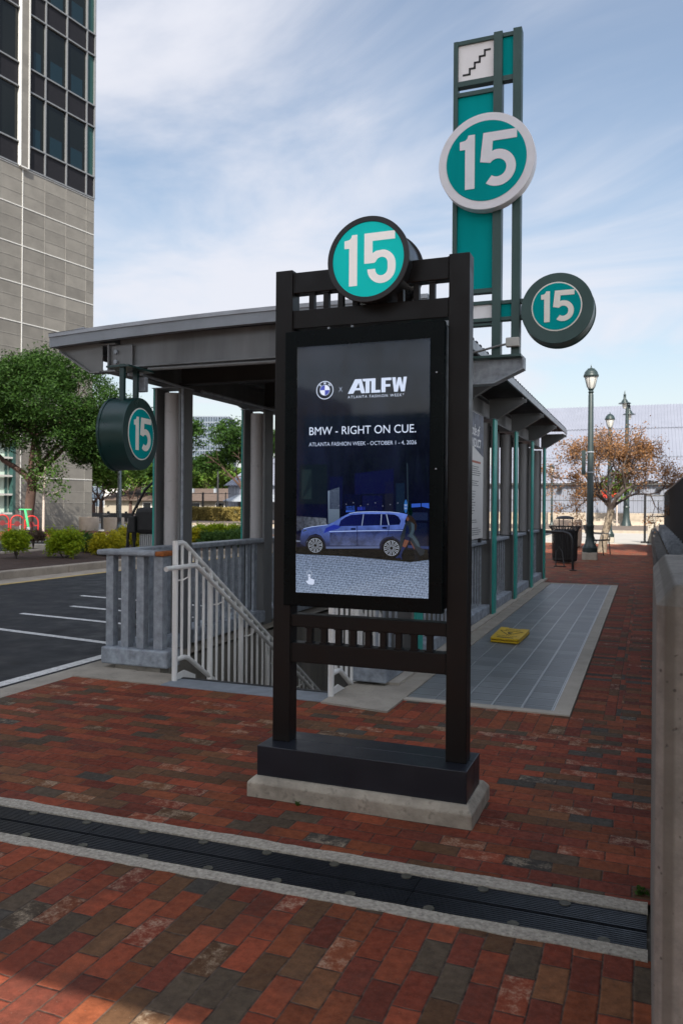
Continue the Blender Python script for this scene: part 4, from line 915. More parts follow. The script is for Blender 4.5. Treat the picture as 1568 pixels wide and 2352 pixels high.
# ================================================================== TALL SIGN on its own bracket
ts = thing('pylon_sign', (-1.35, 7.07, 2.55), 'tall green pylon sign with stair pictogram, big 15 disc and side disc', 'sign')
YT0, YT1 = 7.03, 7.11
mb = MB(); xa, xt, xk = XCR + 0.0, -1.02, -1.27
mb = MB(); mb.prism([(-1.95, 7.065, 2.80), (xt, 7.065, 2.80), (xt, 7.065, 2.70), (xk, 7.065, 2.585), (-1.95, 7.065, 2.575)], (0, 0.012, 0))
for (p, q) in (((-1.95, 2.575), (xk, 2.585)), ((xk, 2.585), (xt, 2.70)), ):
    mb.bar((p[0], 7.07, p[1]), (q[0], 7.07, q[1]), 0.13, 0.014)
mb.box(xt - 0.004, xt + 0.012, 7.005, 7.135, 2.695, 2.805)
obj('bracket', mb, M['galv'], ts, 0.003)
box('base_plate', (-1.60, -1.03, 6.99, 7.15, 2.805, 2.826), M['sign_green'], ts)
G = M['sign_green']
box('frame_post', (-1.653, -1.612, YT0, YT1, 3.10, 5.669), G, ts, 0.003)
pst = box('frame_post', (-1.292, -1.214, YT0 - 0.012, YT1 + 0.01, 2.827, 5.682), G, ts, 0.004)
box('frame_post', (-1.122, -1.048, YT0 - 0.012, YT1 + 0.01, 2.827, 5.684), G, ts, 0.004)
def pbar(x0, x1, z0, z1): box('frame_bar', (x0, x1, YT0 + 0.004, YT1 - 0.006, z0, z1), G, ts, 0.002)
LX0, LX1, RX0, RX1 = -1.613, -1.291, -1.2145, -1.1215
for z0, z1 in ((5.632, 5.668), (5.258, 5.306), (5.166, 5.205), (3.392, 3.432), (3.288, 3.320), (3.135, 3.168), (3.10, 3.12)): pbar(LX0, LX1, z0, z1)
for z0, z1 in ((5.632, 5.668), (5.245, 5.290), (3.280, 3.312), (3.135, 3.167)): pbar(RX0, RX1, z0, z1)
pc_ = box('panel', (LX0, LX1, 7.052, 7.075, 5.306, 5.632), M['sign_white'], ts)
# staircase pictogram: a stepped line
pts = []; n = 5; px0, pz0, st, w = -1.565, 5.365, 0.0445, 0.017
up_ = [(px0, pz0)]
x, z = px0, pz0
path = [(x, z)]
x += st * 1.25; path.append((x, z))
for k in range(4):
    z += st * 1.07; path.append((x, z)); x += st; path.append((x, z))
mb = MB()
for (a, b), (c_, d_) in zip(path[:-1], path[1:]):
    mb.box(min(a, c_) - w / 2, max(a, c_) + w / 2, 7.049, 7.0515, min(b, d_) - w / 2 + (0.0 if b != d_ else 0.0), max(b, d_) + w / 2)
obj('stair_pictogram', mb, M['pict_black'], pc_)
box('panel', (LX0, LX1, 7.052, 7.075, 3.432, 5.166), M['teal'], ts)
box('panel', (RX0, RX1, 7.052, 7.075, 5.290, 5.632), M['teal'], ts)
box('panel', (RX0, RX1, 7.052, 7.075, 3.167, 3.280), M['teal'], ts)
box('panel', (LX0, LX1, 7.052, 7.075, 3.168, 3.288), M['sign_white'], ts)
bd = obj('disc', MB().drum((-1.335, 6.93, 4.515), (1, 0, 0), (0, 0, 1), 0.4215, (0, 0.105, 0), 72), M['ring_grey'], ts, 0.004, True)
obj('disc_face', MB().drum((-1.335, 6.926, 4.517), (1, 0, 0), (0, 0, 1), 0.350, (0, 0.006, 0), 72), M['teal'], bd)
numeral(bd, (-1.325, 6.926, 4.52), (1, 0, 0), (0, 0, 1), (0, -1, 0), 0.475, M['ring_grey'])
# side disc on two arms
sd_ = obj('side_disc', MB().drum((-0.727, 6.95, 3.185), (1, 0, 0), (0, 0, 1), 0.300, (0, 0.215, 0), 64), M['sign_green'], ts, 0.004, True)
obj('disc_rim', MB().annulus((-0.727, 7.15, 3.185), (1, 0, 0), (0, 0, 1), 0.28, 0.306, 64, (0, 0.02, 0)), M['sign_green'], sd_)
obj('disc_ring', MB().drum((-0.729, 6.947, 3.198), (1, 0, 0), (0, 0, 1), 0.2085, (0, 0.006, 0), 64), M['cream'], sd_)
obj('disc_face', MB().drum((-0.729, 6.944, 3.198), (1, 0, 0), (0, 0, 1), 0.198, (0, 0.006, 0), 64), M['teal'], sd_)
numeral(sd_, (-0.725, 6.944, 3.20), (1, 0, 0), (0, 0, 1), (0, -1, 0), 0.262, M['cream'])
for z in (3.29, 3.15): box('arm', (-1.05, -0.99, YT0 + 0.01, YT1 - 0.01, z - 0.012, z + 0.024), G, ts)
box('junction_box', (-1.158, -1.042, 6.955, 7.017, 2.886, 2.966), M['trim'], ts, 0.008)
obj('cable', MB().tube([(-1.15, 6.99, 2.915), (-1.22, 6.99, 2.905), (-1.38, 6.99, 2.87), (-1.50, 7.0, 2.85), (-1.56, 7.02, 2.83)], 0.010, 8), M['flange'], ts)

# ================================================================== HANGING DRUM SIGN
hs = thing('hanging_sign', (-4.1, 5.8, 2.1), 'dark green hanging drum sign with 15, below the left canopy corner', 'sign')
ph = R_(7); N_ = Vector((math.cos(ph), math.sin(ph), 0)); T_ = Vector((-math.sin(ph), math.cos(ph), 0)); Z_ = Vector((0, 0, 1))
Cc = Vector((-4.085, 5.80, 2.10)); r_ = 0.312
dm = obj('drum', MB().drum(Cc, T_, Z_, r_, -N_ * 0.235, 64), M['drum_green'], hs, 0.005, True)
obj('drum_rim', MB().annulus(Cc - N_ * 0.222, T_, Z_, r_ - 0.02, r_ + 0.007, 64, -N_ * 0.022), M['drum_green'], dm)
obj('disc_ring', MB().drum(Cc + N_ * 0.003, T_, Z_, 0.225, -N_ * 0.004, 64), M['cream'], dm)
obj('disc_face', MB().drum(Cc + N_ * 0.006, T_, Z_, 0.214, -N_ * 0.004, 64), M['teal'], dm)
numeral(dm, Cc + N_ * 0.006 + T_ * 0.01, T_, Z_, N_, 0.285, M['cream'])
for k in (-0.115, 0.115):
    p = Cc - N_ * 0.115 + T_ * k
    obj('hanger_bar', MB().bar((p.x, p.y, p.z + 0.26), (p.x, p.y, ZB0 + 0.0), 0.03, 0.045), M['drum_green'], hs)
p = Cc - N_ * 0.115; obj('hanger_plate', MB().box(p.x - 0.13, p.x + 0.1, p.y - 0.15, p.y + 0.24, ZB0 - 0.028, ZB0 - 0.012), M['drum_green'], hs)

# ================================================================== RAILINGS
def baluster_set(parent, pts, z0, z1, w, m, name='baluster', d=None):
    first = None
    for (x, y) in pts:
        if first is None:
            first = box(name, (x - w / 2, x + w / 2, y - (d or w) / 2, y + (d or w) / 2, z0, z1), m, parent); fx_, fy_ = x, y
        else:
            o = first.copy(); COL.objects.link(o); o.parent = parent; o.location = (x - fx_, y - fy_, 0)
rr_thing = thing('guard_railing', (-2.1, 6.3, 0), 'galvanised railing between teal edged columns beside the grey grating', 'railing')
segs = []; ys = [6.22] + CY_
for i in range(len(CY_)):
    a = 6.22 if i == 0 else CY_[i - 1] + 0.125
    b = CY_[i] - 0.125
    if b - a > 0.3: segs.append((a, b))
for a, b in segs:
    box('base_beam', (-2.30, -1.985, a, b + (0.0 if a > 6.3 else 0.0), 0.036, 0.166), M['galv_block'], rr_thing, 0.012)
    box('top_rail', (-2.215, -2.03, a, b, 0.985, 1.034), M['galv'], rr_thing, 0.012)
    n = max(3, int(round((b - a) / 0.175)))
    for i in range(n):
        y = a + (b - a) * (i + 0.5) / n
        box('baluster', (-2.104, -2.090, y - 0.021, y + 0.021, 0.165, 0.986), M['galv'], rr_thing)
for y in CY_[:2]:
    pass
lr = thing('guard_railing', (-4.37, 6.1, 0), 'galvanised railing along the car park side, with a rusty rail end', 'railing')
for i in range(len(CY_)):
    a = 6.2 if i == 0 else CY_[i - 1] + 0.125
    b = CY_[i] - 0.125
    box('base_beam', (-4.70, -4.395, a, b, 0.05, 0.19), M['galv_block'], lr, 0.012)
    box('top_rail', (-4.60, -4.415, a, b, 1.030, 1.080), M['galv'], lr, 0.012)
    n = max(3, int(round((b - a) / 0.163)))
    for k in range(n):
        y = a + (b - a) * (k + 0.5) / n
        box('baluster', (-4.525, -4.495, y - 0.038, y + 0.038, 0.189, 1.031), M['galv'], lr)
box('base_beam', (-4.63, -3.92, 5.98, 6.19, 0.045, 0.197), M['galv_block'], lr, 0.015)
box('top_rail', (-4.69, -4.065, 5.985, 6.18, 1.030, 1.078), M['galv'], lr, 0.014)
box('rail_end', (-4.064, -3.975, 5.987, 6.178, 1.032, 1.076), M['rust'], lr, 0.012)['label'] = 'rusty brown rail end'
for x in (-4.575, -4.41, -4.245, -4.055):
    w = 0.039 if x < -4.1 else 0.046
    box('baluster', (x - w, x + w, 6.03, 6.11, 0.196, 1.031), M['galv'], lr, 0.004)
box('footing', (-4.50, -4.02, 6.02, 6.16, -0.02, 0.05), M['concrete_stain'], lr)

# ================================================================== STAIR HANDRAILS
def handrail(x, side, label):
    h = thing('stair_handrail', (x, 5.75, 0), label, 'handrail', 'white pipe handrails of the stairwell')
    W_ = M['white_pipe']; S = -0.632
    def zt(y): return 1.165 + S * max(0, y - 5.88)
    L = 10.6
    obj('top_rail', MB().tube([(x, 5.755, 1.168), (x, 5.86, 1.168), (x, 5.90, 1.155), (x, L, zt(L))], 0.021, 12), W_, h, 0, True)
    def zb(y): return 0.185 + S * max(0, y - 5.93)
    obj('bottom_rail', MB().tube([(x, 5.755, 0.185), (x, 5.90, 0.185), (x, 5.96, 0.168), (x, L, zb(L))], 0.021, 12), W_, h, 0, True)
    gx_ = x + side * 0.075
    obj('grab_rail', MB().tube([(gx_, 5.50, 0.968), (gx_, 5.52, 0.972), (gx_, 5.95, 0.972), (gx_, 6.0, 0.952), (gx_, L, 0.972 + S * (L - 5.968))], 0.021, 12), W_, h, 0, True)
    obj('post', MB().tube([(x, 5.755, 0.0), (x, 5.755, 1.188)], 0.024, 12), W_, h, 0, True)
    y = 5.86; k = 0
    while y < L - 0.1:
        k += 1
        if k % 5 == 0: obj('post', MB().tube([(x, y, zb(y) - 0.35), (x, y, zt(y))], 0.026, 12), W_, h, 0, True)
        else: obj('baluster', MB().tube([(x, y, zb(y)), (x, y, zt(y))], 0.0125, 10), W_, h, 0, True)
        y += 0.118
    for y in (5.80, 6.40, 7.0, 7.6, 8.2):
        zg = 0.972 + S * max(0, y - 5.968)
        obj('rail_bracket', MB().tube([(x, y - 0.01, zg - 0.12), (x + side * 0.03, y + 0.02, zg - 0.12), (gx_, y + 0.04, zg - 0.09), (gx_, y + 0.045, zg - 0.02)], 0.007, 8), W_, h, 0, True)
    obj('toe_plate', MB().prism([(x - 0.004, 5.77, 0.0), (x - 0.004, 5.77, 0.06), (x - 0.004, 5.90, 0.075), (x - 0.004, 6.08, 0.0), (x - 0.004, 6.08, -0.15), (x - 0.004, 5.88, -0.15)], (0.008, 0, 0)), W_, h)
    return h
handrail(-3.70, 1, 'white pipe stair handrail beside the rusty rail end, left edge of the stairs')
handrail(-2.285, -1, 'white pipe stair handrail behind the kiosk, right edge of the stairs')

# ================================================================== POSTER
po = thing('poster', (-2.0, 10.0, 1.9), 'tall code of conduct poster hung between two columns', 'poster')
PX = -1.99
box('board', (PX - 0.012, PX, 9.15, 10.30, 1.09, 2.66), M['sign_paper'], po)
mb = MB().prism([(PX + 0.001, 9.15, 2.655), (PX + 0.001, 10.295, 2.655), (PX + 0.001, 10.295, 2.13), (PX + 0.001, 9.15, 2.32)], (0.001, 0, 0)); hd = obj('header', mb, M['poster_head'], po)
tw = mat('poster_white', (0.7, 0.7, 0.7), 0.6)
obj('lettering', text_mb('Code of', 0.135, (PX + 0.003, 9.45, 2.375), (0, 1, 0), (0, 0, 1), 'LEFT', 0.015, 0.60, 1.0, 0.25), tw, hd)
obj('lettering', text_mb('CONDUCT', 0.105, (PX + 0.003, 9.36, 2.235), (0, 1, 0), (0, 0, 1), 'LEFT', 0.03, 0.76), tw, hd)
box('heading_line', (PX, PX + 0.0015, 9.3, 10.12, 2.035, 2.062), M['poster_red'], po)
mb = MB(); rr = np.random.RandomState(11); z = 1.985
for blk_, n in ((5, 1.0), (3, 0.9), (9, 0.6), (2, .85), (4, 1.0)):
    for i in range(blk_):
        mb.box(PX, PX + 0.001, 9.25, 9.25 + 0.95 * n * rr.uniform(.75, 1.0), z, z + 0.009); z -= 0.026 if n > .7 else 0.034
    z -= 0.05
obj('body_lines', mb, M['poster_ink'], po)
for y in (9.2, 10.22): box('mount', (PX - 0.05, PX - 0.012, y, y + 0.06, 1.03, 1.10), M['black_metal'], po)

# ================================================================== EV CHARGER
ev = thing('ev_charger', (-5.22, 7.66, 0), 'grey ribbed vehicle charger with black head and looping cable', 'charger')
mb = MB()
mb.box(-5.33, -5.10, 7.56, 7.76, -0.01, 1.16)
for k in range(9): mb.box(-5.326 + k * 0.0258, -5.313 + k * 0.0258, 7.548, 7.561, 0.02, 1.155)
obj('pedestal', mb, M['ev_grey'], ev, 0.003)
obj('head', MB().box(-5.37, -5.06, 7.50, 7.78, 1.16, 1.455), M['black_rubber'], ev, 0.05)
obj('holster', MB().box(-5.43, -5.335, 7.47, 7.60, 1.17, 1.36), M['black_rubber'], ev, 0.015)
obj('cable', MB().tube([(-5.16, 7.58, 0.9), (-5.17, 7.5, 0.35), (-5.3, 7.46, 0.12), (-5.42, 7.48, 0.3), (-5.46, 7.50, 0.9), (-5.44, 7.50, 1.25), (-5.38, 7.52, 1.42), (-5.26, 7.56, 1.66), (-5.12, 7.6, 1.79), (-5.06, 7.62, 1.81)], 0.016, 8), M['black_rubber'], ev, 0, True)
obj('cable_arm', MB().tube([(-5.05, 7.70, 1.44), (-5.05, 7.66, 1.82)], 0.018, 8), M['black_metal'], ev)
obj('plug', MB().tube([(-5.385, 7.53, 1.06), (-5.385, 7.53, 1.18)], [0.02, 0.032], 10), M['black_rubber'], ev)
obj('cable', MB().tube([(-5.385, 7.53, 1.07), (-5.38, 7.52, 0.6), (-5.36, 7.52, 0.2)], 0.014, 8), M['black_rubber'], ev)

# ================================================================== WALL, TIMBER EDGE AND FENCE on the right
wl_ = None
mb = MB(); x0, x1, y0, y1, zt, c = 0.022, 0.62, 2.02, 3.36, 1.318, 0.018
pts = [(x0 + c, y0), (x1, y0), (x1, y1), (x0 + c, y1), (x0, y1 - c), (x0, y0 + c)]
lo = [(x, y, -0.05) for x, y in pts]; mid_ = [(x, y, zt - 0.05) for x, y in pts]
ins = [(x0 + c + .025, y0 + .02), (x1, y0 + .02), (x1, y1 - .03), (x0 + c + .03, y1 - .03), (x0 + .04, y1 - c - .01), (x0 + .04, y0 + c + .02)]
topv = [(x, y, zt) for x, y in ins]
mb.add(lo + mid_ + topv, [(i, (i + 1) % 6, (i + 1) % 6 + 6, i + 6) for i in range(6)] + [(i + 6, (i + 1) % 6 + 6, (i + 1) % 6 + 12, i + 12) for i in range(6)] + [tuple(range(12, 18))])
wallm = NT('cast_wall')
n_ = wallm.rng(wallm.noise(14, 6, 0.75), 0.3, 0.7); cwl = wallm.mix(n_, (0.108, 0.103, 0.092), (0.20, 0.188, 0.165))
cwl = wallm.mix(wallm.math('MULTIPLY', wallm.rng(wallm.noise(9, 4, 0.7, wallm.mapping(wallm.c, (1, 1, 0.12))), 0.52, 0.7), 0.6), cwl, (0.085, 0.076, 0.062))
wx_ = wallm.sep(wallm.c)[0]    # a darker formwork band down the face, next to the arris
cwl = wallm.mix(wallm.math('MULTIPLY', wallm.math('MULTIPLY', wallm.rng(wx_, -0.262, -0.258), wallm.rng(wx_, -0.240, -0.232, 1, 0)), 0.7), cwl, (0.075, 0.068, 0.055))
cwl = wallm.mix(wallm.math('MULTIPLY', wallm.rng(wallm.noise(70, 2), 0.72, 0.76), 0.8), cwl, (0.05, 0.045, 0.04))
vor = wallm.t.nodes.new('ShaderNodeTexVoronoi'); vor.inputs['Scale'].default_value = 34; wallm.t.links.new(wallm.c, vor.inputs['Vector'])
pore = wallm.math('MULTIPLY', wallm.rng(vor.outputs['Distance'], 0.10, 0.16, 1, 0), wallm.math('GREATER_THAN', wallm.noise(7, 3), 0.5)); cwl = wallm.mix(wallm.math('MULTIPLY', pore, 0.8), cwl, (0.035, 0.03, 0.026))
cwl = wallm.mix(wallm.math('MULTIPLY', wallm.rng(wallm.noise(5, 5, 0.7, wallm.mapping(wallm.c, (1, 1, 0.06))), 0.5, 0.68), 0.55), cwl, (0.07, 0.062, 0.052))
wallm.set(cwl, 0.95); wallm.bump(wallm.math('ADD', wallm.noise(25, 6, 0.7), wallm.math('MULTIPLY', wallm.rng(wallm.noise(70, 2), 0.70, 0.76), -1.0)), 0.6, 0.008)
o = obj('parapet_wall', mb, wallm.m, None, 0.005, base=(0.3, 2.6, 0)); tag(o, 'thick stained concrete wall end at the right edge, nearest the viewer', 'wall')
tw_ = thing('timber_edging', (0.3, 3.4, 0), 'low weathered timber wall with steel plates along the brick path', 'edging')
y = 3.42; rr = np.random.RandomState(2)
while y < 36:
    L = rr.uniform(2.1, 2.6)
    for k in range(3):
        j = rr.uniform(-.008, .008)
        box('timber', (0.165 + j, 0.36 + j, y, y + L - 0.015, k * 0.205, k * 0.205 + 0.200 + rr.uniform(-.004, .003)), M['wood'], tw_, 0.01)
    y += L
y = 15.0
while y < 34:
    box('steel_plate', (0.42, 0.66, y, y + 0.05, -0.05, 0.83), M['galv'], tw_); y += 1.25
bankm = mat('bank_soil', (0.07, 0.06, 0.045), 1.0, 0, 0.4, 8, 0.6, 25)
struct('planting_bank', MB().box(0.37, 0.95, 3.4, 36, -0.05, 0.52), bankm)
fe = thing('screened_fence', (0.68, 10, 0), 'black screened chain link fence along the right side of the path', 'fence')
t = NT('screen_mesh'); x, y_, z = t.sep(t.c)
k1 = t.rng(t.math('ABSOLUTE', t.math('SUBTRACT', t.math('FRACT', t.math('MULTIPLY', t.math('ADD', y_, z), 14.0)), 0.5)), 0.40, 0.45)
k2 = t.rng(t.math('ABSOLUTE', t.math('SUBTRACT', t.math('FRACT', t.math('MULTIPLY', t.math('SUBTRACT', y_, z), 14.0)), 0.5)), 0.40, 0.45)
cm = t.mix(t.math('MAXIMUM', k1, k2), (0.0025, 0.0025, 0.003), (0.014, 0.014, 0.015)); t.set(cm, 0.85, 0, 0.1)
fm = MB(); fm.box(0.655, 0.672, 5.5, 35.9, 0.45, 2.08); obj('screen', fm, t.m, fe)
y = 5.6
while y < 36: obj('post', MB().tube([(0.69, y, 0), (0.69, y, 2.12)], 0.03, 8), M['black_metal'], fe); y += 3.0
obj('top_rail', MB().tube([(0.665, 5.5, 2.10), (0.665, 35.95, 2.10)], 0.022, 8), M['black_metal'], fe)
ge = thing('chain_link_gate', (0.2, 36.0, 0), 'short chain link panel with black post at the far end of the path', 'fence')
obj('post', MB().tube([(-0.09, 36.0, 0), (-0.09, 36.0, 2.03)], 0.05, 10), M['black_metal'], ge)
box('foot_plate', (-0.25, 0.07, 35.85, 36.15, 0.0, 0.06), M['black_metal'], ge)
mb = MB(); mb.tube([(-0.09, 36.0, 2.0), (0.68, 36.0, 2.0)], 0.03, 8).tube([(-0.09, 36.0, 1.12), (0.68, 36.0, 1.12)], 0.03, 8); obj('rail', mb, M['black_metal'], ge)
mb = MB(); 
for k in range(-9, 9):
    for s_ in (1, -1):
        xa_ = -0.09 + k * 0.09; za, zb_ = 1.13, 1.99
        xb_ = xa_ + s_ * (zb_ - za)
        pa = [(xa_, za), (xb_, zb_)]
        # clip in x
        q = []
        for (xx, zz) in pa: q.append((xx, zz))
        (xx0, zz0), (xx1, zz1) = q
        def clipx(x0, z0, x1, z1, lo, hi):
            if x0 > x1: x0, z0, x1, z1 = x1, z1, x0, z0
            if x1 <= lo or x0 >= hi: return None
            if x0 < lo: z0 += (z1 - z0) * (lo - x0) / (x1 - x0); x0 = lo
            if x1 > hi: z1 = z0 + (z1 - z0) * (hi - x0) / (x1 - x0); x1 = hi
            return x0, z0, x1, z1
        r0 = clipx(xx0, zz0, xx1, zz1, -0.08, 0.67)
        if r0: mb.bar((r0[0], 36.0, r0[1]), (r0[2], 36.0, r0[3]), 0.008, 0.008)
obj('chain_link', mb, M['galv'], ge)
o = box('concrete_block', (0.02, 0.33, 36.3, 36.7, 0, 1.06), M['concrete_pale'], None, 0.02); tag(o, 'pale concrete block standing behind the chain link panel', 'block')

# ================================================================== FOLIAGE
def leaves(name, centres, spread, per, size, m, parent, seed=0, flat=0.75, aspect=2.0, droop=0.0):
    rs = np.random.RandomState(seed)
    C = np.repeat(np.array(centres, float), per, axis=0); n = len(C)
    sp = np.array(spread) if np.ndim(spread) else np.array([spread] * 3)
    P = C + rs.normal(0, 1, (n, 3)) * sp * np.array([1, 1, flat])
    P[:, 2] -= droop * np.abs(rs.normal(0, 1, n))
    d = rs.normal(0, 1, (n, 3)); d[:, 2] *= 0.7; d /= np.linalg.norm(d, axis=1)[:, None]
    e = rs.normal(0, 1, (n, 3)); e -= d * (e * d).sum(1)[:, None]; e /= np.linalg.norm(e, axis=1)[:, None]
    s = size * rs.uniform(0.6, 1.3, n)[:, None]
    a = d * s * aspect / 2; b = e * s / 2
    V = np.stack([P - a, P + b * 0.9 - a * 0.1, P + a, P - b * 0.9 - a * 0.1], axis=1).reshape(-1, 3) - origin_of(parent)
    me = bpy.data.meshes.new(name)
    me.vertices.add(n * 4); me.vertices.foreach_set('co', V.ravel())
    me.loops.add(n * 4); me.loops.foreach_set('vertex_index', np.arange(n * 4, dtype=np.int32))
    me.polygons.add(n); me.polygons.foreach_set('loop_start', np.arange(0, n * 4, 4, dtype=np.int32)); me.polygons.foreach_set('loop_total', np.full(n, 4, dtype=np.int32))
    me.update(); me.validate(); me.materials.append(m)
    o = bpy.data.objects.new(name, me); COL.objects.link(o); o.parent = parent
    return o
def grow(mb, p, d, L, r, depth, rs, tips, bend=0.25, split=(2, 3), ang=0.55, shrink=0.72, upb=0.15, nseg=4, taper=0.45):
    pts = [p.copy()]; rad = [r]; q = p.copy(); dd = d.copy()
    for i in range(nseg):
        dd = (dd + Vector(rs.normal(0, bend / nseg * 1.6, 3)) + Vector((0, 0, upb / nseg))).normalized()
        q = q + dd * (L / nseg); pts.append(q.copy()); rad.append(r * (1 - taper * (i + 1) / nseg))
    mb.tube(pts, rad, 8 if depth > 2 else (6 if depth > 1 else 4), cap=False)
    if depth <= 2: tips.append(pts[-2].copy())
    if depth <= 0: tips.append(q); return
    k = rs.randint(split[0], split[1] + 1)
    a0 = rs.uniform(0, 6.28)
    for i in range(k):
        x, y = mb.frame_of(dd); a = a0 + 6.283 * i / k + rs.uniform(-.4, .4); tilt = ang * rs.uniform(0.6, 1.3)
        nd = (dd * math.cos(tilt) + (x * math.cos(a) + y * math.sin(a)) * math.sin(tilt)).normalized()
        grow(mb, q, nd, L * shrink * rs.uniform(.8, 1.15), rad[-1] * 0.8, depth - 1, rs, tips, bend, split, ang, shrink, upb, nseg, taper)
def blob_points(c, r, n, rs, shell=0.55):
    v = rs.normal(0, 1, (n, 3)); v /= np.linalg.norm(v, axis=1)[:, None]
    k = rs.uniform(shell, 1.0, n)[:, None]
    return (np.array(c) + v * k * np.array(r)).tolist()

# --- the big broad tree on the left
tr_ = thing('broad_tree', (-25.0, 27.2, 0), 'large dark green broad tree with forked reddish trunk, left of the canopy', 'tree')
mb = MB(); rs = np.random.RandomState(12); tips = []
B = Vector((-25.0, 27.2, 0.0)); right = Vector((math.cos(YAW), math.sin(YAW), 0)); fwd = Vector((-math.sin(YAW), math.cos(YAW), 0))
F_ = B + right * 0.25 + Vector((0, 0, 2.35))
mb.tube([B, B + right * 0.10 + Vector((0, 0, 0.9)), F_], [0.27, 0.21, 0.20], 10, cap=False)
for dx, dy, dz, L in ((-1.0, 0.1, 1.0, 2.2), (-0.45, -0.4, 1.1, 2.0), (0.55, 0.2, 1.1, 2.0), (0.95, -0.2, 0.95, 2.1), (0.1, 0.6, 1.2, 1.9)):
    grow(mb, F_, (right * dx + fwd * dy + Vector((0, 0, dz))).normalized(), L, 0.15, 3, rs, tips, 0.35, (2, 3), 0.55, 0.72, 0.1)
obj('trunk', mb, M['tree_bark'], tr_, 0, True)
cc = Vector(B) + right * 0.75 + Vector((0, 0, 5.65))
pts = blob_points(cc, (3.6, 3.3, 2.35), 330, rs, 0.35) + blob_points(cc + right * 2.25 + Vector((0, 0, -.7)), (1.95, 1.9, 1.5), 130, rs, 0.3) + blob_points(cc - right * 2.2 + Vector((0, 0, -.3)), (2.2, 2, 1.6), 90, rs, 0.3) + blob_points(cc + right * -.3 + Vector((0, 0, 1.45)), (2.1, 1.8, 1.1), 90, rs, 0.3)
pts = [p for p in pts if p[2] > (3.75 if (Vector(p) - B).dot(right) < 1.7 else 2.9)]
pts += blob_points(cc + right * 2.3 + Vector((0, 0, -2.0)), (1.3, 1.2, .75), 70, rs, 0.3)
leaves('crown', pts, 0.24, 130, 0.058, M['leaf_dark'], tr_, 3, 0.7, 2.4)
# --- staked young tree
ty = thing('young_tree', (-24.0, 26.9, 0), 'young tree with pale slim trunk in front of the grey stone wall', 'tree')
mb = MB(); B = Vector((-23.9, 27.0, 0.08)); rs = np.random.RandomState(4); tips = []
mb.tube([B, B + right * 0.02 + Vector((0, 0, 1.7)), B + right * 0.08 + Vector((0, 0, 3.0))], [0.055, 0.045, 0.03], 8)
mb2 = MB(); br = []
for k in range(9):
    z = 1.75 + 0.18 * k; a = k * 2.4; d = right * math.cos(a) + fwd * math.sin(a)
    L = 0.95 - 0.06 * k
    p0 = B + Vector((0, 0, z)) + right * 0.03; p1 = p0 + d * L + Vector((0, 0, 0.35)); mb.tube([p0, p0 + d * L * .5 + Vector((0, 0, .1)), p1], [0.015, 0.010, 0.006], 5)
    for q in (0.35, 0.55, 0.8, 1.0): br.append(p0 + (p1 - p0) * q + Vector(rs.normal(0, .1, 3)))
obj('trunk', mb, M['white_bark'], ty, 0, True)
leaves('crown', br, 0.17, 34, 0.085, M['leaf_mid'], ty, 8, 0.8, 1.5)
# --- shrubs in the bed
def shrub(loc, r, h, m, label, seed, cat='shrub', stem=0.25):
    s = thing('shrub', loc, label, cat, 'shrubs in the mulch bed'); rs = np.random.RandomState(seed); x, y, z = loc
    mb = MB(); pts = []
    for k in range(9):
        a = rs.uniform(0, 6.28); q = Vector((x + r * .7 * math.cos(a), y + r * .7 * math.sin(a), z + h * 0.75)); mb.tube([(x, y, z - .05), (x + .3 * (q.x - x), y + .3 * (q.y - y), z + stem), q], [0.012, 0.010, 0.004], 5)
    obj('stems', mb, M['twig'], s)
    for k in range(90):
        a = rs.uniform(0, 6.28); e = rs.uniform(-.8, 1) ; rr0 = rs.uniform(.45, 1.0) * (1 + 0.14 * math.sin(3 * a + seed))
        pts.append((x + r * rr0 * math.cos(a) * math.cos(e), y + r * rr0 * math.sin(a) * math.cos(e), z + stem + (h - stem) * (0.46 + 0.55 * rr0 * math.sin(e))))
    leaves('foliage', pts, 0.06, 75, 0.030, m, s, seed, 0.9, 3.0); return s
def on_ray(px, Y, z=0.2):      # point straight ahead of a heading, for the planting list
    u = px - 784; d = fwd * FPX + right * u; k = Y / d.dot(Vector((0, 1, 0))); return (d.x * k, d.y * k, z)
SH = [(38, 16.3, .31, .92, 'leaf_lime', 'yellow green shrub with bare stems, below the forked tree'), (150, 17.3, .52, 1.0, 'leaf_lime', 'rounded lime green shrub between the bike racks and the round planter'),
      (247, 18.8, .46, .80, 'leaf_gold', 'golden shrub directly left of the railing end'), (210, 19.3, .34, .72, 'leaf_mid', 'small dull green shrub left of the golden one'), (303, 21.0, .52, .92, 'leaf_gold', 'golden shrub left of the vehicle charger'),
      (470, 25.0, .60, .98, 'leaf_lime', 'taller lime green shrub right of the front column'), (442, 24.0, .46, .78, 'leaf_gold', 'yellow shrub half hidden by the front left column'), (522, 25.3, .62, 1.0, 'leaf_lime', 'lime green shrub between the two left columns, beside the second column'),
      (488, 24.0, .48, .62, 'leaf_mid', 'low green shrub in front of the lime shrub pair'), (540, 24.2, .55, .68, 'leaf_mid', 'low green shrub in front of the second lime shrub'), (572, 25.0, .50, .80, 'leaf_mid', 'dark green shrub touching the second column')]
for i, (px, Y, r, h, m, lab) in enumerate(SH): shrub(on_ray(px, Y * 0.9), r * 0.84, h * 0.70, M[m], lab, 20 + i, stem=0.03 if i else 0.20)
s = shrub(on_ray(77, 18.5), .28, .42, leaf_mat('leaf_dry', (0.06, 0.04, 0.03), (0.13, 0.09, 0.06)), 'small dry brown shrub between two lime shrubs', 50)
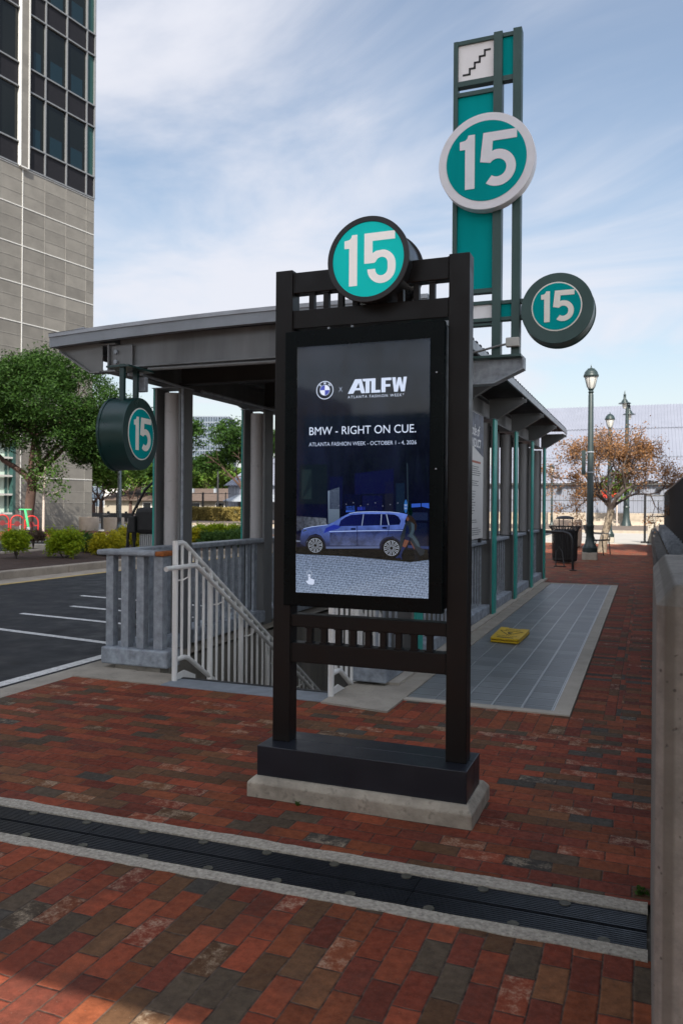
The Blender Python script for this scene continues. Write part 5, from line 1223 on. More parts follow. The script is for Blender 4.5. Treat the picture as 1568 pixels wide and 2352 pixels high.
# --- trees seen under the canopy
def park_tree(loc, h, r, label, seed, m, leaf=0.10, clumps=130, per=55, lean=0.0, name='park_tree', bark='tree_bark', group=None, trunk_h=None, rz=0.42, lobes=()):
    t_ = thing(name, loc, label, 'tree', group); rs = np.random.RandomState(seed); mb = MB(); tips = []
    B = Vector(loc); th = trunk_h or h * 0.34; F = B + Vector((lean, 0, th))
    mb.tube([B, B + Vector((lean * .3, 0, th * .5)), F], [0.035 * h, 0.028 * h, 0.024 * h], 8, cap=False)
    for k in range(5):
        a = 6.283 * k / 5 + rs.uniform(-.4, .4); grow(mb, F, Vector((math.cos(a) * .8, math.sin(a) * .8, 1.0)).normalized(), h * 0.22, 0.014 * h, 2, rs, tips, 0.4, (2, 3), 0.6, 0.75, 0.1)
    obj('trunk', mb, M[bark], t_, 0, True)
    c = B + Vector((lean, 0, h - r * rz * 1.1)); pts = []
    for k in range(8):
        a = rs.uniform(0, 6.28); q = rs.uniform(0.2, .75)
        pts += blob_points((c.x + r * q * math.cos(a), c.y + r * q * math.sin(a), c.z + rs.uniform(-.5, .45) * r * rz), (r * .5, r * .5, r * .36), clumps // 8, rs, 0.3)
    for dx, dz, rr1 in lobes: pts += blob_points((c.x + dx, c.y, c.z + dz), (rr1, rr1, rr1 * .62), 34, rs, 0.3)
    leaves('crown', pts, r * 0.085, per, leaf, m, t_, seed, 0.8, 2.0); return t_
park_tree(on_ray(374, 49.0, 0), 8.0, 3.0, 'tree with twisting trunk seen between the hanging drum sign and the front column', 31, M['leaf_dark'], 0.13, 120, 50, 0.3)
park_tree(on_ray(574, 46.0, 0), 7.0, 2.5, 'broad tree with bare lower limbs seen between the two left columns', 33, M['leaf_dark'], 0.10, 130, 60, -0.5, lobes=((-2.0, -1.5, 1.0), (-2.9, -1.7, .9), (-.7, -1.0, 1.0), (1.6, -.6, 1.2)))
FT = [(232, 66, 7.6, 3.4), (262, 84, 9.2, 4.2), (300, 78, 7.8, 3.8), (335, 88, 9.4, 4.4), (366, 80, 8.0, 4.0), (455, 92, 7.8, 3.6), (488, 88, 7.4, 3.8), (512, 96, 7.6, 3.8), (425, 95, 7.6, 3.4), (215, 60, 6.5, 2.8)]
labs = ['bright young tree at the corner of the stone tower', 'tall bright tree behind the street lamp on the left', 'bright green tree right behind the left lamp post', 'tall spreading tree below the drum sign', 'bright tree behind the twisting trunk',
        'bright tree above the brown roofed house', 'yellow green tree above the house ridge', 'bright tree left of the small metal barn', 'tall tree partly behind the front left column', 'light green tree touching the tower edge']
for i, (px, Y, h, r) in enumerate(FT):
    park_tree(on_ray(px, Y, 0), h, r, labs[i], 60 + i, M['leaf_bright'] if i % 3 != 1 else M['leaf_mid'], 0.26, 88, 34, name='far_tree', group='bright trees beyond the far road', trunk_h=h * .22, rz=0.62)
# clipped hedge
he = thing('clipped_hedge', (-33, 58, 0), 'long clipped yellow green hedge beyond the far road', 'hedge')
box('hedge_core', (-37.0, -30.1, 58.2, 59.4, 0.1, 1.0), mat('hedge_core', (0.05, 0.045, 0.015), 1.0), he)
rs = np.random.RandomState(9); pts = [(rs.uniform(-37.1, -30.0), 58.15, rs.uniform(.1, 1.15)) for k in range(420)] + [(rs.uniform(-37.1, -30.0), rs.uniform(58.1, 59.5), 1.12) for k in range(420)]
leaves('hedge_leaves', pts, 0.06, 24, 0.075, M['leaf_hedge'], he, 5, 1.0, 1.4)
# --- brown leaved tree by the path
bt = thing('brown_tree', (-1.38, 27.6, 0), 'small spreading tree with dry orange brown leaves beside the path', 'tree')
mb = MB(); rs = np.random.RandomState(21); tips = []; B = Vector((-1.40, 27.6, 0)); F1 = Vector((-1.10, 27.6, 1.42))
mb.tube([B, B + Vector((0.08, 0, 0.5)), B + Vector((0.22, 0, 1.1)), F1], [0.155, 0.12, 0.105, 0.12], 10, cap=False)
for dx, dy, dz, L, r in ((-0.75, 0.1, 1.1, .80, .058), (-0.25, .3, 1.3, .84, .048), (0.75, -.1, 1.1, .88, .068), (0.30, -.5, 1.3, .84, .05), (-0.6, -.5, 1.0, .74, .045), (.95, .5, .85, .78, .05), (-1.1, .2, .75, .78, .045), (0.1, .1, 1.4, .8, .045)):
    grow(mb, F1, Vector((dx, dy, dz)).normalized(), L, r, 5, rs, tips, 0.45, (2, 3), 0.48, 0.76, 0.06, 3, 0.22)
obj('trunk', mb, M['twig'], bt)
obj('lower_trunk', MB().tube([B + Vector((0, 0, -.02)), B + Vector((0.08, 0, 0.5)), B + Vector((0.22, 0, 1.1)), F1], [0.162, 0.126, 0.110, 0.123], 12), M['pale_bark'], bt, 0, True)
leaves('crown', [tuple(p) for p in tips], 0.12, 12, 0.040, M['leaf_brown'], bt, 77, 0.9, 1.6)
# red sign and sapling behind it
sp = thing('sapling', (-2.1, 62.5, 0.1), 'small bright green sapling in front of the metal barn', 'tree')
obj('trunk', MB().tube([(-2.1, 62.5, 0), (-2.1, 62.5, 2.6)], 0.05, 6), M['white_bark'], sp); leaves('crown', blob_points((-2.1, 62.5, 3.2), (1.3, 1.2, 1.3), 45, rs, .2), .16, 30, .13, M['leaf_bright'], sp, 4)

# ================================================================== LAMP POSTS
def acorn(parent, x, y, zb, k, lensm):
    g_ = lambda prof: [(r * k, zb + z * k) for r, z in prof]
    obj('globe', MB().lathe(x, y, g_([(0.10, 0.0), (0.15, 0.08), (0.235, 0.40), (0.255, 0.50)]), 18), lensm, parent, 0, True)
    cap = obj('cap', MB().lathe(x, y, g_([(0.30, 0.50), (0.315, 0.53), (0.30, 0.60), (0.28, 0.62), (0.26, 0.70), (0.19, 0.79), (0.15, 0.80), (0.15, 0.84), (0.05, 0.87), (0.022, 0.90), (0.022, 0.95), (0.0, 1.02)]), 18), M['lamp_green'], parent, 0, True)
    mb = MB()
    for i in range(6):
        a = 6.283 * i / 6 + .3; mb.tube([(x + k * .105 * math.cos(a), y + k * .105 * math.sin(a), zb), (x + k * .165 * math.cos(a), y + k * .165 * math.sin(a), zb + .08 * k), (x + k * .262 * math.cos(a), y + k * .262 * math.sin(a), zb + .5 * k)], 0.011 * k, 4)
    obj('cage', mb, M['lamp_green'], cap)
def lamp_post(x, y, H, k, label, m, group, lens, block=True):
    l = thing('street_lamp', (x, y, 0), label, 'street lamp', group)
    b0 = 0.0
    if block: box('concrete_block', (x - .30 * k, x + .30 * k, y - .30 * k, y + .30 * k, -0.02, 0.21), M['concrete'], l, 0.02); b0 = 0.21
    zt = H - 1.02 * k
    obj('pole', MB().lathe(x, y, [(0.31 * k, b0), (0.31 * k, b0 + .20 * k), (0.28 * k, b0 + .22 * k), (0.27 * k, b0 + .26 * k), (0.20 * k, b0 + .38 * k), (0.165 * k, b0 + .60 * k), (0.15 * k, b0 + 1.0 * k), (0.165 * k, b0 + 1.02 * k), (0.165 * k, b0 + 1.14 * k), (0.14 * k, b0 + 1.16 * k), (0.105 * k, zt - .25 * k), (0.085 * k, zt - .20 * k), (0.12 * k, zt - .14 * k), (0.085 * k, zt - .08 * k), (0.13 * k, zt)], 20), m, l, 0, True)
    acorn(l, x, y, zt, k, lens); return l
lensm = NT('globe_lens'); lensm.set((0.55, 0.55, 0.52), 0.12, 0, 0.6); lensm = lensm.m
L1 = lamp_post(-1.52, 23.72, 5.56, 0.68, 'tall green acorn street lamp with concrete base, nearest on the path', M['lamp_green'], 'acorn street lamps', lensm)
mb = MB(); mb.box(-1.76, -1.65, 23.69, 23.72, 2.42, 3.12); sgn = obj('edge_on_sign', mb, M['lamp_green'], L1)
mb = MB()
for z in (2.47, 3.05): mb.lathe(-1.52, 23.72, [(0.105, z), (0.105, z + .03)], 16)  .box(-1.77, -1.60, 23.70, 23.735, z, z + .02)
obj('sign_strap', mb, M['galv'], sgn)
lamp_post(-1.52, 36.0, 5.6, 0.68, 'green acorn street lamp behind the brown tree', M['lamp_green'], 'acorn street lamps', lensm)
lamp_post(-6.75, 62.0, 4.75, 0.62, 'small distant acorn lamp by the barrier wall, left of the near lamp', M['lamp_green'], 'acorn street lamps', lensm, False)
lamp_post(4.6, 62.0, 4.75, 0.62, 'distant lamp peeping over the black fence at the right edge', M['lamp_green'], 'acorn street lamps', lensm, False)
L5 = thing('street_lamp', (-1.46, 65.35, 0), 'tall twin lamp post with bell shaped shades behind the brown tree', 'street lamp')
x, y = -1.46, 63.2
obj('pole', MB().lathe(x, y, [(.40, .1), (.36, .25), (.26, .6), (.21, 1.4), (.25, 1.5), (.21, 1.6), (.17, 5), (.11, 8.9), (.07, 9.3)], 14), M['lamp_green'], L5, 0, True)
for dx, z in ((-0.17, 9.25), (0.14, 8.45)):
    yy = y + (0.0 if dx < 0 else 0.3)
    sh = obj('shade', MB().lathe(x + dx, yy, [(.46, z), (.45, z + .03), (.24, z + .12), (.19, z + .26), (.10, z + .36), (.09, z + .62), (.11, z + .65), (.045, z + .75), (.03, z + .88), (0, z + 1.0)], 16), M['lamp_green'], L5, 0, True)
    obj('globe', MB().lathe(x + dx, yy, [(.08, z - .38), (.15, z - .3), (.19, z - .03)], 14), lensm, sh, 0, True)
    obj('arm', MB().tube([(x, y, z + .15), (x + dx, yy, z + .15)], .035, 6), M['lamp_green'], sh)
# left lamp post
lamp_post(-24.7, 33.3, 5.2, 0.72, 'grey lamp post standing beside the round planters', M['lamp_grey'], None, lensm, False)
l6 = thing('sign_post', (-23.9, 34.4, 0), 'thin black pole with small white notice behind the lamp post', 'sign post')
obj('pole', MB().tube([(-26.8, 40.5, 0), (-26.8, 40.5, 6.0)], .06, 8), M['black_metal'], l6); box('notice', (-26.98, -26.72, 40.42, 40.44, 2.1, 2.6), M['sign_white'], l6)
lamp_post(on_ray(500, 60)[0], 60.0, 5.4, .62, 'slim dark lamp post in front of the brown roofed house', M['black_metal'], 'acorn street lamps', lensm, False)

# ================================================================== STREET FURNITURE
tcx, tcy = -2.05, 22.0
tc_ = thing('trash_can', (tcx, tcy, 0), 'black slatted trash can with flared top and domed lid beside the lamp', 'trash can')
mb = MB(); mb.lathe(tcx, tcy, [(.27, .04), (.285, .07), (.285, .86), (.26, .90)], 24); obj('liner', mb, M['black_rubber'], tc_)
mb = MB()
for i in range(30):
    a = 6.283 * i / 30; ca_, sa_ = math.cos(a), math.sin(a)
    mb.tube([(tcx + r * ca_, tcy + r * sa_, z) for r, z in ((.30, .06), (.315, .2), (.325, .78), (.35, .90), (.41, .97))], 0.013, 5)
obj('slats', mb, M['black_metal'], tc_)
mb = MB(); mb.annulus((tcx, tcy, .965), (1, 0, 0), (0, 1, 0), .39, .425, 36, (0, 0, .02)).annulus((tcx, tcy, .10), (1, 0, 0), (0, 1, 0), .29, .33, 36, (0, 0, .03)); obj('rim', mb, M['black_metal'], tc_)
obj('lid', MB().lathe(tcx, tcy, [(.235, 1.17), (.24, 1.19), (.20, 1.23), (.10, 1.255), (0.0, 1.26)], 24), M['black_metal'], tc_, 0, True)
mb = MB()
for a in (0.4, 2.5, 4.6): mb.tube([(tcx + .2 * math.cos(a), tcy + .2 * math.sin(a), .9), (tcx + .2 * math.cos(a), tcy + .2 * math.sin(a), 1.19)], .012, 6)
obj('lid_posts', mb, M['black_metal'], tc_)
hp = thing('bike_rail', (-1.62, 19.4, 0), 'black bent pipe rail standing in front of the trash can', 'rail')
obj('pipe', MB().tube([(-2.75, 19.9, 0.0), (-2.75, 19.9, .78), (-2.68, 19.87, .87), (-2.55, 19.82, .90), (-1.85, 19.49, .90), (-1.71, 19.43, .86), (-1.64, 19.40, .74), (-1.62, 19.4, .0)], .032, 10), M['black_metal'], hp, 0, True)
mb = MB(); mb.lathe(-1.62, 19.4, [(.09, 0), (.09, .02)], 12).lathe(-2.75, 19.9, [(.09, 0), (.09, .02)], 12); obj('foot', mb, M['black_metal'], hp)
kp = thing('kick_stand', (-2.0, 20.6, 0), 'small black wire loop frame leaning before the trash can', 'frame')
obj('loop', MB().tube([(-2.13, 20.55, .01), (-2.13, 20.6, .35), (-2.06, 20.62, .50), (-1.98, 20.6, .35), (-1.92, 20.5, .01)], .014, 6), M['black_metal'], kp, 0, True); box('foot', (-2.17, -1.87, 20.47, 20.53, 0, .02), M['black_metal'], kp)
# garden chair
ch = thing('metal_chair', (-1.4, 26.2, 0), 'black metal mesh armchair standing by the brown tree', 'chair')
o0 = Vector((-1.42, 26.35, 0)); ax_ = Vector((0.93, -0.36, 0)); ay_ = Vector((0.36, 0.93, 0))    # ax = facing
def cp(f, s, z): return o0 + ax_ * f + ay_ * s + Vector((0, 0, z))
mb = MB(); mb.prism([cp(-.24, -.25, .41), cp(.26, -.25, .44), cp(.26, .25, .44), cp(-.24, .25, .41)], (0, 0, .05)); obj('seat', mb, M['black_metal'], ch, .006)
mb = MB(); mb.prism([cp(-.24, -.24, .43), cp(-.24, .24, .43), cp(-.44, .22, .92), cp(-.44, -.22, .92)], tuple(ax_ * .03)); obj('backrest', mb, M['black_metal'], ch)
for s in (-.25, .25):
    obj('leg', MB().tube([cp(.22, s, .44), cp(.27, s, 0)], .02, 6), M['black_metal'], ch); obj('leg', MB().tube([cp(-.2, s, .42), cp(-.30, s, 0)], .02, 6), M['black_metal'], ch)
    obj('armrest', MB().tube([cp(-.34, s, .68), cp(.2, s, .66), cp(.25, s, .60), cp(.24, s, .44)], .02, 6), M['black_metal'], ch, 0, True)
def planter(x, y, r, h, label, group=None):
    p = obj('planter', MB().lathe(x, y, [(r * .78, 0), (r * .92, .06 * h), (r * .98, .3 * h), (r, .95 * h), (r * .98, h), (r * .86, h), (r * .84, h * .8), (0.01, h * .8)], 32), M['planter'], None, 0, True, base=(x, y, 0)); return tag(p, label, 'planter', group)
planter(-2.75, 30.6, .52, 1.02, 'beige round concrete planter behind the trash can')
planter(-27.75, 34.8, .52, .76, 'beige round planter left of the black bin, in front of the stone wall', 'round planters on the left sidewalk'); planter(on_ray(262, 34.6)[0], 34.6, .52, .76, 'beige round planter behind the grey lamp post', 'round planters on the left sidewalk')
lbx, lby = -29.0, 37.8
lb = thing('litter_bin', (lbx, lby, 0), 'black cylindrical litter bin between two beige planters', 'bin')
obj('body', MB().lathe(lbx, lby, [(.21, 0.03), (.24, .06), (.24, .66), (.21, .69)], 20), M['black_rubber'], lb, 0, True); obj('hood', MB().lathe(lbx, lby, [(.25, .82), (.25, .86), (.12, .90)], 20), M['black_rubber'], lb)
for a in (0, 1.57, 3.14, 4.71): obj('hood_post', MB().tube([(lbx + .21 * math.cos(a), lby + .21 * math.sin(a), .66), (lbx + .21 * math.cos(a), lby + .21 * math.sin(a), .84)], .018, 6), M['black_rubber'], lb)
bo = obj('bollard', MB().lathe(-27.0, 37.7, [(.10, 0), (.10, .84), (.06, .90)], 14), mat('bollard_brown', (0.035, 0.025, 0.022), .5), None, 0, True, base=(-27.0, 37.7, 0)); tag(bo, 'dark round bollard right of the planters', 'bollard')
# bike racks: hoop with a round badge
def rack(x, y, label):
    r0 = thing('bike_rack', (x, y, 0.085), label, 'bike rack', 'red hoop bike racks')
    d = Vector((0.73, 0.68, 0)); P_ = Vector((x, y, 0.085)); w = .26; hh = .60
    pts = [P_ - d * w, P_ - d * w + Z_ * hh] + [P_ + d * (-w * math.cos(a)) + Z_ * (hh + w * math.sin(a)) for a in np.linspace(.3, 2.84, 9)] + [P_ + d * w + Z_ * hh, P_ + d * w]
    obj('hoop', MB().tube(pts, .028, 8), M['red_paint'], r0, 0, True)
    bd_ = obj('badge', MB().drum(P_ + Z_ * .50, d, Z_, .12, Vector((.68, -.73, 0)) * .02, 24), mat('rack_badge', (0.13, 0.012, 0.014), .5), r0)
    obj('crossbar', MB().bar(P_ - d * w + Z_ * .46, P_ + d * w + Z_ * .46, .025, .025), M['red_paint'], r0); return r0
R3 = rack(*on_ray(73, 26.5)[:2], 'red hoop bike rack holding the green scooter')
dup(R3, on_ray(40, 27.2, 0.085), 'red hoop bike rack half hidden by the tree trunk', 'red hoop bike racks'); dup(R3, on_ray(6, 27.9, 0.085), 'red hoop bike rack at the left edge of the photo', 'red hoop bike racks')
scq = thing('kick_scooter', (-23.75, 26.1, 0.085), 'green and white rental scooter leaning at a red bike rack', 'scooter')
S0 = Vector((-23.72, 25.95, 0.085)); sdv = Vector((-.72, .69, 0)); ssd = Vector((0.69, 0.72, 0))
def wheel(c):
    w_ = obj('wheel', MB().drum(c - ssd * .03, sdv, Z_, .13, ssd * .06, 24), M['black_rubber'], scq); obj('rim', MB().drum(c - ssd * .034, sdv, Z_, .06, ssd * .068, 16), M['scooter_white'], w_)
wheel(S0 + Z_ * .13); wheel(S0 + sdv * .95 + Z_ * .12)
obj('deck', MB().bar(S0 + sdv * .15 + Z_ * .17, S0 + sdv * .92 + Z_ * .17, .16, .07), M['scooter_white'], scq, .02)
obj('fork', MB().tube([S0 + Z_ * .13, S0 + sdv * .06 + Z_ * .40], [.05, .06], 8), M['scooter_white'], scq)
obj('stem', MB().tube([S0 + sdv * .06 + Z_ * .40, S0 + sdv * .26 - ssd * .12 + Z_ * 1.12], [.05, .045], 10), M['scooter_green'], scq)
hb = S0 + sdv * .27 - ssd * .12 + Z_ * 1.13; obj('handlebar', MB().tube([hb - ssd * .24, hb + ssd * .24], .026, 8), M['scooter_green'], scq)
obj('front_guard', MB().bar(S0 + sdv * .02 + Z_ * .27, S0 + sdv * .2 + Z_ * .33, .12, .16), M['scooter_white'], scq, .02)
ks = box('parking_stop', (-18.9, -16.9, 20.5, 20.75, 0, .16), M['concrete'], None, .03); tag(ks, 'low concrete kerb block behind the lime green shrub', 'kerb block')
dp = obj('downpipe', MB().tube([(-30.0, 33.9, 0.08), (-30.0, 33.9, 3.2)], .09, 10), mat('downpipe_grey', (0.10, 0.10, 0.105), .6), None, base=(-30, 33.9, 0)); tag(dp, 'dark grey standpipe in front of the stone wall, behind the young tree', 'pipe')

# ================================================================== BARRIER, BARN, HOUSES
def barrier(x, label):
    b = obj('barrier_block', MB().prism([(x, 64.2, 0.1), (x, 64.9, 0.1), (x, 64.66, .42), (x, 64.62, 1.05), (x, 64.48, 1.05), (x, 64.44, .42)], (2.96, 0, 0)), M['kerb'], None, .02, base=(x, 64.5, 0)); return tag(b, label, 'barrier', 'concrete barrier blocks in front of the metal barn')
for k in range(-9, 3): barrier(-1.4 + k * 3.0, 'pale concrete barrier block in the row before the metal barn')
bfn = thing('wire_fence', (-8, 67, 0), 'black wire fence behind the concrete barrier, in front of the barn', 'fence')
mb = MB(); mb.tube([(-34, 67, 2.02), (14, 67, 2.02)], .03, 6).tube([(-34, 67, 1.1), (14, 67, 1.1)], .012, 5); obj('rail', mb, M['black_metal'], bfn)
for k in range(16): obj('post', MB().tube([(-33.3 + k * 3.1, 67, 0), (-33.3 + k * 3.1, 67, 2.06)], .045, 6), M['black_metal'], bfn)
def wave_x(x0, x1, p, fy, fz, y_dirs):
    """corrugated sheet whose ribs run up the slope; fy,fz give bottom/top points"""
    mb = MB(); n = int((x1 - x0) / p); prof = []
    for i in range(n):
        for f, h in ((0, 0), (.35, 0), (.5, 1), (.85, 1)): prof.append((x0 + (i + f) * p, h))
    for (yy, zz), (oy, oz) in zip(fy, fz):
        for x, h in prof: mb.v.append((x, yy + oy * h, zz + oz * h))
    m_ = len(prof)
    for k in range(len(fy) - 1):
        for j in range(m_ - 1): a = k * m_ + j; mb.f.append((a, a + 1, a + m_ + 1, a + m_))
    return mb
bn = thing('metal_barn', (4, 72, 0), 'huge grey barn with corrugated metal roof at the end of the path', 'building')
obj('wall', wave_x(-13.5, 32, .34, [(72.6, 0), (72.6, 3.5)], [(-.05, 0), (-.05, 0)], None), M['barn_wall'], bn)
box('end_wall', (-13.5, -13.4, 72.65, 105, 0, 3.5), M['barn_wall'], bn)
box('eave_band', (-13.8, 32, 72.25, 72.4, 3.42, 3.68), M['trim'], bn)
prof_y = [(72.2, 3.62), (77.0, 6.05), (83.0, 9.15), (88.5, 12.0)]
nrm_ = (-.025, .042)
for i, (a, b) in enumerate(zip(prof_y[:-1], prof_y[1:])):
    lift = 0.06 * i
    obj('roof_panel', wave_x(-13.9, 32, .30, [(a[0] - .15, a[1] - .075 + lift), (b[0], b[1] + lift)], [nrm_, nrm_], None), M['barn_roof'], bn)
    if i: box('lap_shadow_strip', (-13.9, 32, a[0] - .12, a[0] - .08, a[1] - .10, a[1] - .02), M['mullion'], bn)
obj('roof_back', MB().add([(-13.9, 88.5, 12.05), (32, 88.5, 12.05), (32, 106, 3.6), (-13.9, 106, 3.6)], [(0, 1, 2, 3)]), M['barn_roof'], bn)
obj('gable', MB().prism([(-13.45, 72.65, 3.5), (-13.45, 105, 3.5), (-13.45, 88.5, 11.9)], (.05, 0, 0)), M['barn_wall'], bn)
for k in range(7): box('wall_lamp', (-7.2 + k * 1.62 - .22, -7.2 + k * 1.62 + .22, 72.1, 72.45, 3.0, 3.16), M['black_metal'], bn)
rd = obj('round_sign', MB().drum((-3.15, 72.3, 3.05), (1, 0, 0), (0, 0, 1), .78, (0, .1, 0), 28), mat('round_red', (0.5, 0.03, 0.02), .5), None, base=(-3.15, 72.3, 3)); tag(rd, 'round red sign on the barn wall behind the brown tree', 'sign')
b2 = thing('small_barn', (-30, 70, 0), 'smaller metal building with blue door, seen between the left columns', 'building')
obj('wall', wave_x(-38.3, -20, .34, [(69, 0), (69, 3.4)], [(-.05, 0), (-.05, 0)], None), M['barn_wall'], b2)
obj('side_wall', MB().box(-38.4, -38.3, 69, 84, 0, 3.4), M['barn_wall'], b2)
obj('roof_panel', wave_x(-38.7, -19.6, .34, [(68.6, 3.3), (77, 6.6)], [(-.05, .08), (-.05, .08)], None), M['barn_roof'], b2)
obj('gable', MB().prism([(-38.35, 69, 3.4), (-38.35, 85, 3.4), (-38.35, 77, 6.5)], (.05, 0, 0)), M['barn_wall'], b2)
obj('porch_roof', MB().prism([(-37.4, 66.2, 1.75), (-37.4, 69, 2.35), (-37.4, 69, 2.45), (-37.4, 66.2, 1.85)], (9, 0, 0)), M['galv'], b2)
box('door', (-35.0, -34.2, 68.88, 68.95, 0, 1.75), mat('blue_door', (0.02, 0.09, 0.3), .5), b2); box('opening', (-37.2, -35.1, 68.86, 68.93, 0, 1.75), M['black_metal'], b2)
for k in range(3): obj('porch_post', MB().tube([(-37.1 + 2.6 * k, 66.4, 0), (-37.1 + 2.6 * k, 66.4, 1.85)], .08, 6), M['mullion'], b2)
ho = thing('brown_roof_house', (-46, 78, 0), 'long low house with brown shingle roof behind the yellow hedge', 'house')
obj('wall', MB().box(-60, -42.6, 78, 88, 0, 1.95), M['house_wall'], ho)
obj('roof', MB().prism([(-60.5, 77.4, 1.85), (-60.5, 88.6, 1.85), (-60.5, 83, 3.35)], (18.1, 0, 0)), M['brown_roof'], ho)
for x in (-54, -50, -47.5, -44.4): 
    w_ = box('window', (x - .5, x + .5, 77.93, 77.98, .7, 1.6), M['tower_glass'], ho); box('frame', (x - .6, x + .6, 77.95, 77.995, .62, 1.68), M['white_wall'], w_)
for x in (-50, -47, -44): obj('roof_vent', MB().box(x, x + .3, 81, 81.3, 2.6, 3.3), M['galv'], ho)
fn2 = thing('wire_fence', (-45, 66, 0), 'tall black fence with round topped posts in front of the house', 'fence')
mb = MB(); mb.tube([(-62, 66, 2.5), (-36.5, 66, 2.5)], .035, 6).tube([(-62, 66, 1.3), (-36.5, 66, 1.3)], .015, 6); obj('rail', mb, M['black_metal'], fn2)
for k in range(11): obj('post', MB().tube([(-61.5 + k * 2.45, 66, 0), (-61.5 + k * 2.45, 66, 2.6)], .10 if k % 2 else .05, 6), M['black_metal'], fn2)
for i, (x, y, w, h, lab) in enumerate([(-60.5, 92, 4.0, 3.2, 'small white gabled house at the tower corner'), (-51.5, 96, 4.5, 2.6, 'white gabled house behind the lamp post'), (-43.5, 90, 5, 2.7, 'tan gabled house below the drum sign')]):
    h_ = thing('gabled_house', (x, y, 0), lab, 'house', 'little houses beyond the trees')
    wm = M['white_wall'] if i < 2 else M['house_wall']
    obj('wall', MB().prism([(x - w / 2, y, 0), (x + w / 2, y, 0), (x + w / 2, y, h), (x, y, h + w * .3), (x - w / 2, y, h)], (0, 8, 0)), wm, h_)
    obj('roof', MB().prism([(x - w / 2 - .3, y - .3, h - .1), (x, y - .3, h + w * .3 + .1), (x + w / 2 + .3, y - .3, h - .1), (x + w / 2 + .3, y - .3, h + .1), (x, y - .3, h + w * .3 + .32), (x - w / 2 - .3, y - .3, h + .1)], (0, 8.6, 0)), M['brown_roof'], h_)
    box('window', (x - .4, x + .4, y - .04, y + .02, .9, 1.9), M['tower_glass'], h_)
# black guard rail along the far road, left
gd = thing('road_rail', (-35, 50, 0), 'dark horizontal guard rail along the far road', 'rail')
box('rail', (-39.8, -34.4, 49.6, 49.7, .40, .78), M['black_metal'], gd)
for k in range(4): box('post', (-39.6 + k * 1.6, -39.45 + k * 1.6, 49.71, 49.85, 0, .9), M['black_metal'], gd)
# distant glass towers
def tower(px, Y, w, d, z1, label, cols, rows, rot=0.35):
    p = on_ray(px, Y, 0); t_ = thing('glass_tower', p, label, 'building', 'far glass office towers')
    c_, s_ = math.cos(rot), math.sin(rot); A = lambda x, y, z: (p[0] + x * c_ - y * s_, p[1] + x * s_ + y * c_, z)
    mb = MB(); vs = [A(x, y, z) for z in (0, z1) for x, y in ((-w / 2, 0), (w / 2, 0), (w / 2, d), (-w / 2, d))]
    mb.add(vs, [(0, 3, 2, 1), (4, 5, 6, 7), (0, 1, 5, 4), (1, 2, 6, 5), (2, 3, 7, 6), (3, 0, 4, 7)]); obj('glass_wall', mb, M['city_glass'], t_)
    mb = MB()
    for i in range(cols + 1):
        x = -w / 2 + w * i / cols; mb.bar(A(x, -.1, 0), A(x, -.1, z1), .35, .35); 
        y = d * i / cols; mb.bar(A(-w / 2 - .1, y, 0), A(-w / 2 - .1, y, z1), .35, .35); mb.bar(A(w / 2 + .1, y, 0), A(w / 2 + .1, y, z1), .35, .35)
    obj('fins', mb, mat('tower_fin', (0.15, 0.18, 0.22), .5), t_)
    mb = MB()
    for j in range(rows + 1):
        z = z1 * j / rows; mb.bar(A(-w / 2, -.05, z), A(w / 2, -.05, z), .3, .5); mb.bar(A(-w / 2 - .05, 0, z), A(-w / 2 - .05, d, z), .3, .5); mb.bar(A(w / 2 + .05, 0, z), A(w / 2 + .05, d, z), .3, .5)
    obj('floor_bands', mb, bpy.data.materials['tower_fin'], t_); return t_
tower(482, 330, 17.0, 24, 43.0, 'distant blue glass office tower seen between the left columns', 14, 16)
tower(355, 360, 24, 16, 24.5, 'distant glass block behind the trees under the drum sign', 18, 10)
tower(236, 300, 14, 14, 24, 'distant pale glass block between the big tree and the drum sign', 8, 8)
wb_ = thing('white_block', on_ray(266, 230, 0), 'plain white building peeping over the bright trees on the left', 'building')
p = wb_.location; obj('wall', MB().box(p.x - 5, p.x + 5, p.y, p.y + 10, 0, 16), M['white_wall'], wb_)
mb = MB()
for k in range(3): mb.box(p.x - 4.4 + 3 * k, p.x - 2.8 + 3 * k, p.y - .05, p.y + .02, 11.5, 14)
obj('window_band', mb, M['city_glass'], wb_)

# ================================================================== OFFICE BUILDING, left
Cx, Cy = -28.66, 36.17; D_ = Vector((-0.144, -0.99, 0)); NF = Vector((0.99, -0.144, 0))
ob = thing('office_tower', (Cx, Cy, 0), 'grey stone and dark glass office tower at the left', 'building')
ob.rotation_euler = (0, 0, 0)
def fpt(s, o, z): q = Vector((Cx, Cy, 0)) + D_ * s + NF * o; return (q.x, q.y, z)
def fbox(s0, s1, o0, o1, z0, z1, mb=None):
    mb = mb or MB(); vs = [fpt(s, o, z) for z in (z0, z1) for s, o in ((s0, o0), (s1, o0), (s1, o1), (s0, o1))]
    return mb.add(vs, [(0, 3, 2, 1), (4, 5, 6, 7), (0, 1, 5, 4), (1, 2, 6, 5), (2, 3, 7, 6), (3, 0, 4, 7)])
def flocal(o):   # turn the object so that its own axes follow the facade (slabs in the stone material follow them)
    a = math.atan2(D_.y, D_.x) - math.pi / 2; o.rotation_euler = (0, 0, a); Rm = Matrix.Rotation(-a, 4, 'Z'); o.data.transform(Rm); return o
ST = 18.35
mb = fbox(0, 5.0, -16, 0, 0, ST); fbox(5.0, 16, -16, 0, 4.66, ST, mb); fbox(5.0, 16, -16, 0, 0, 0.92, mb); fbox(8.2, 16, -16, 0, .92, 4.66, mb); flocal(obj('stone_wall', mb, M['stone'], ob))
mb = MB()
zs = []; z = 0.9
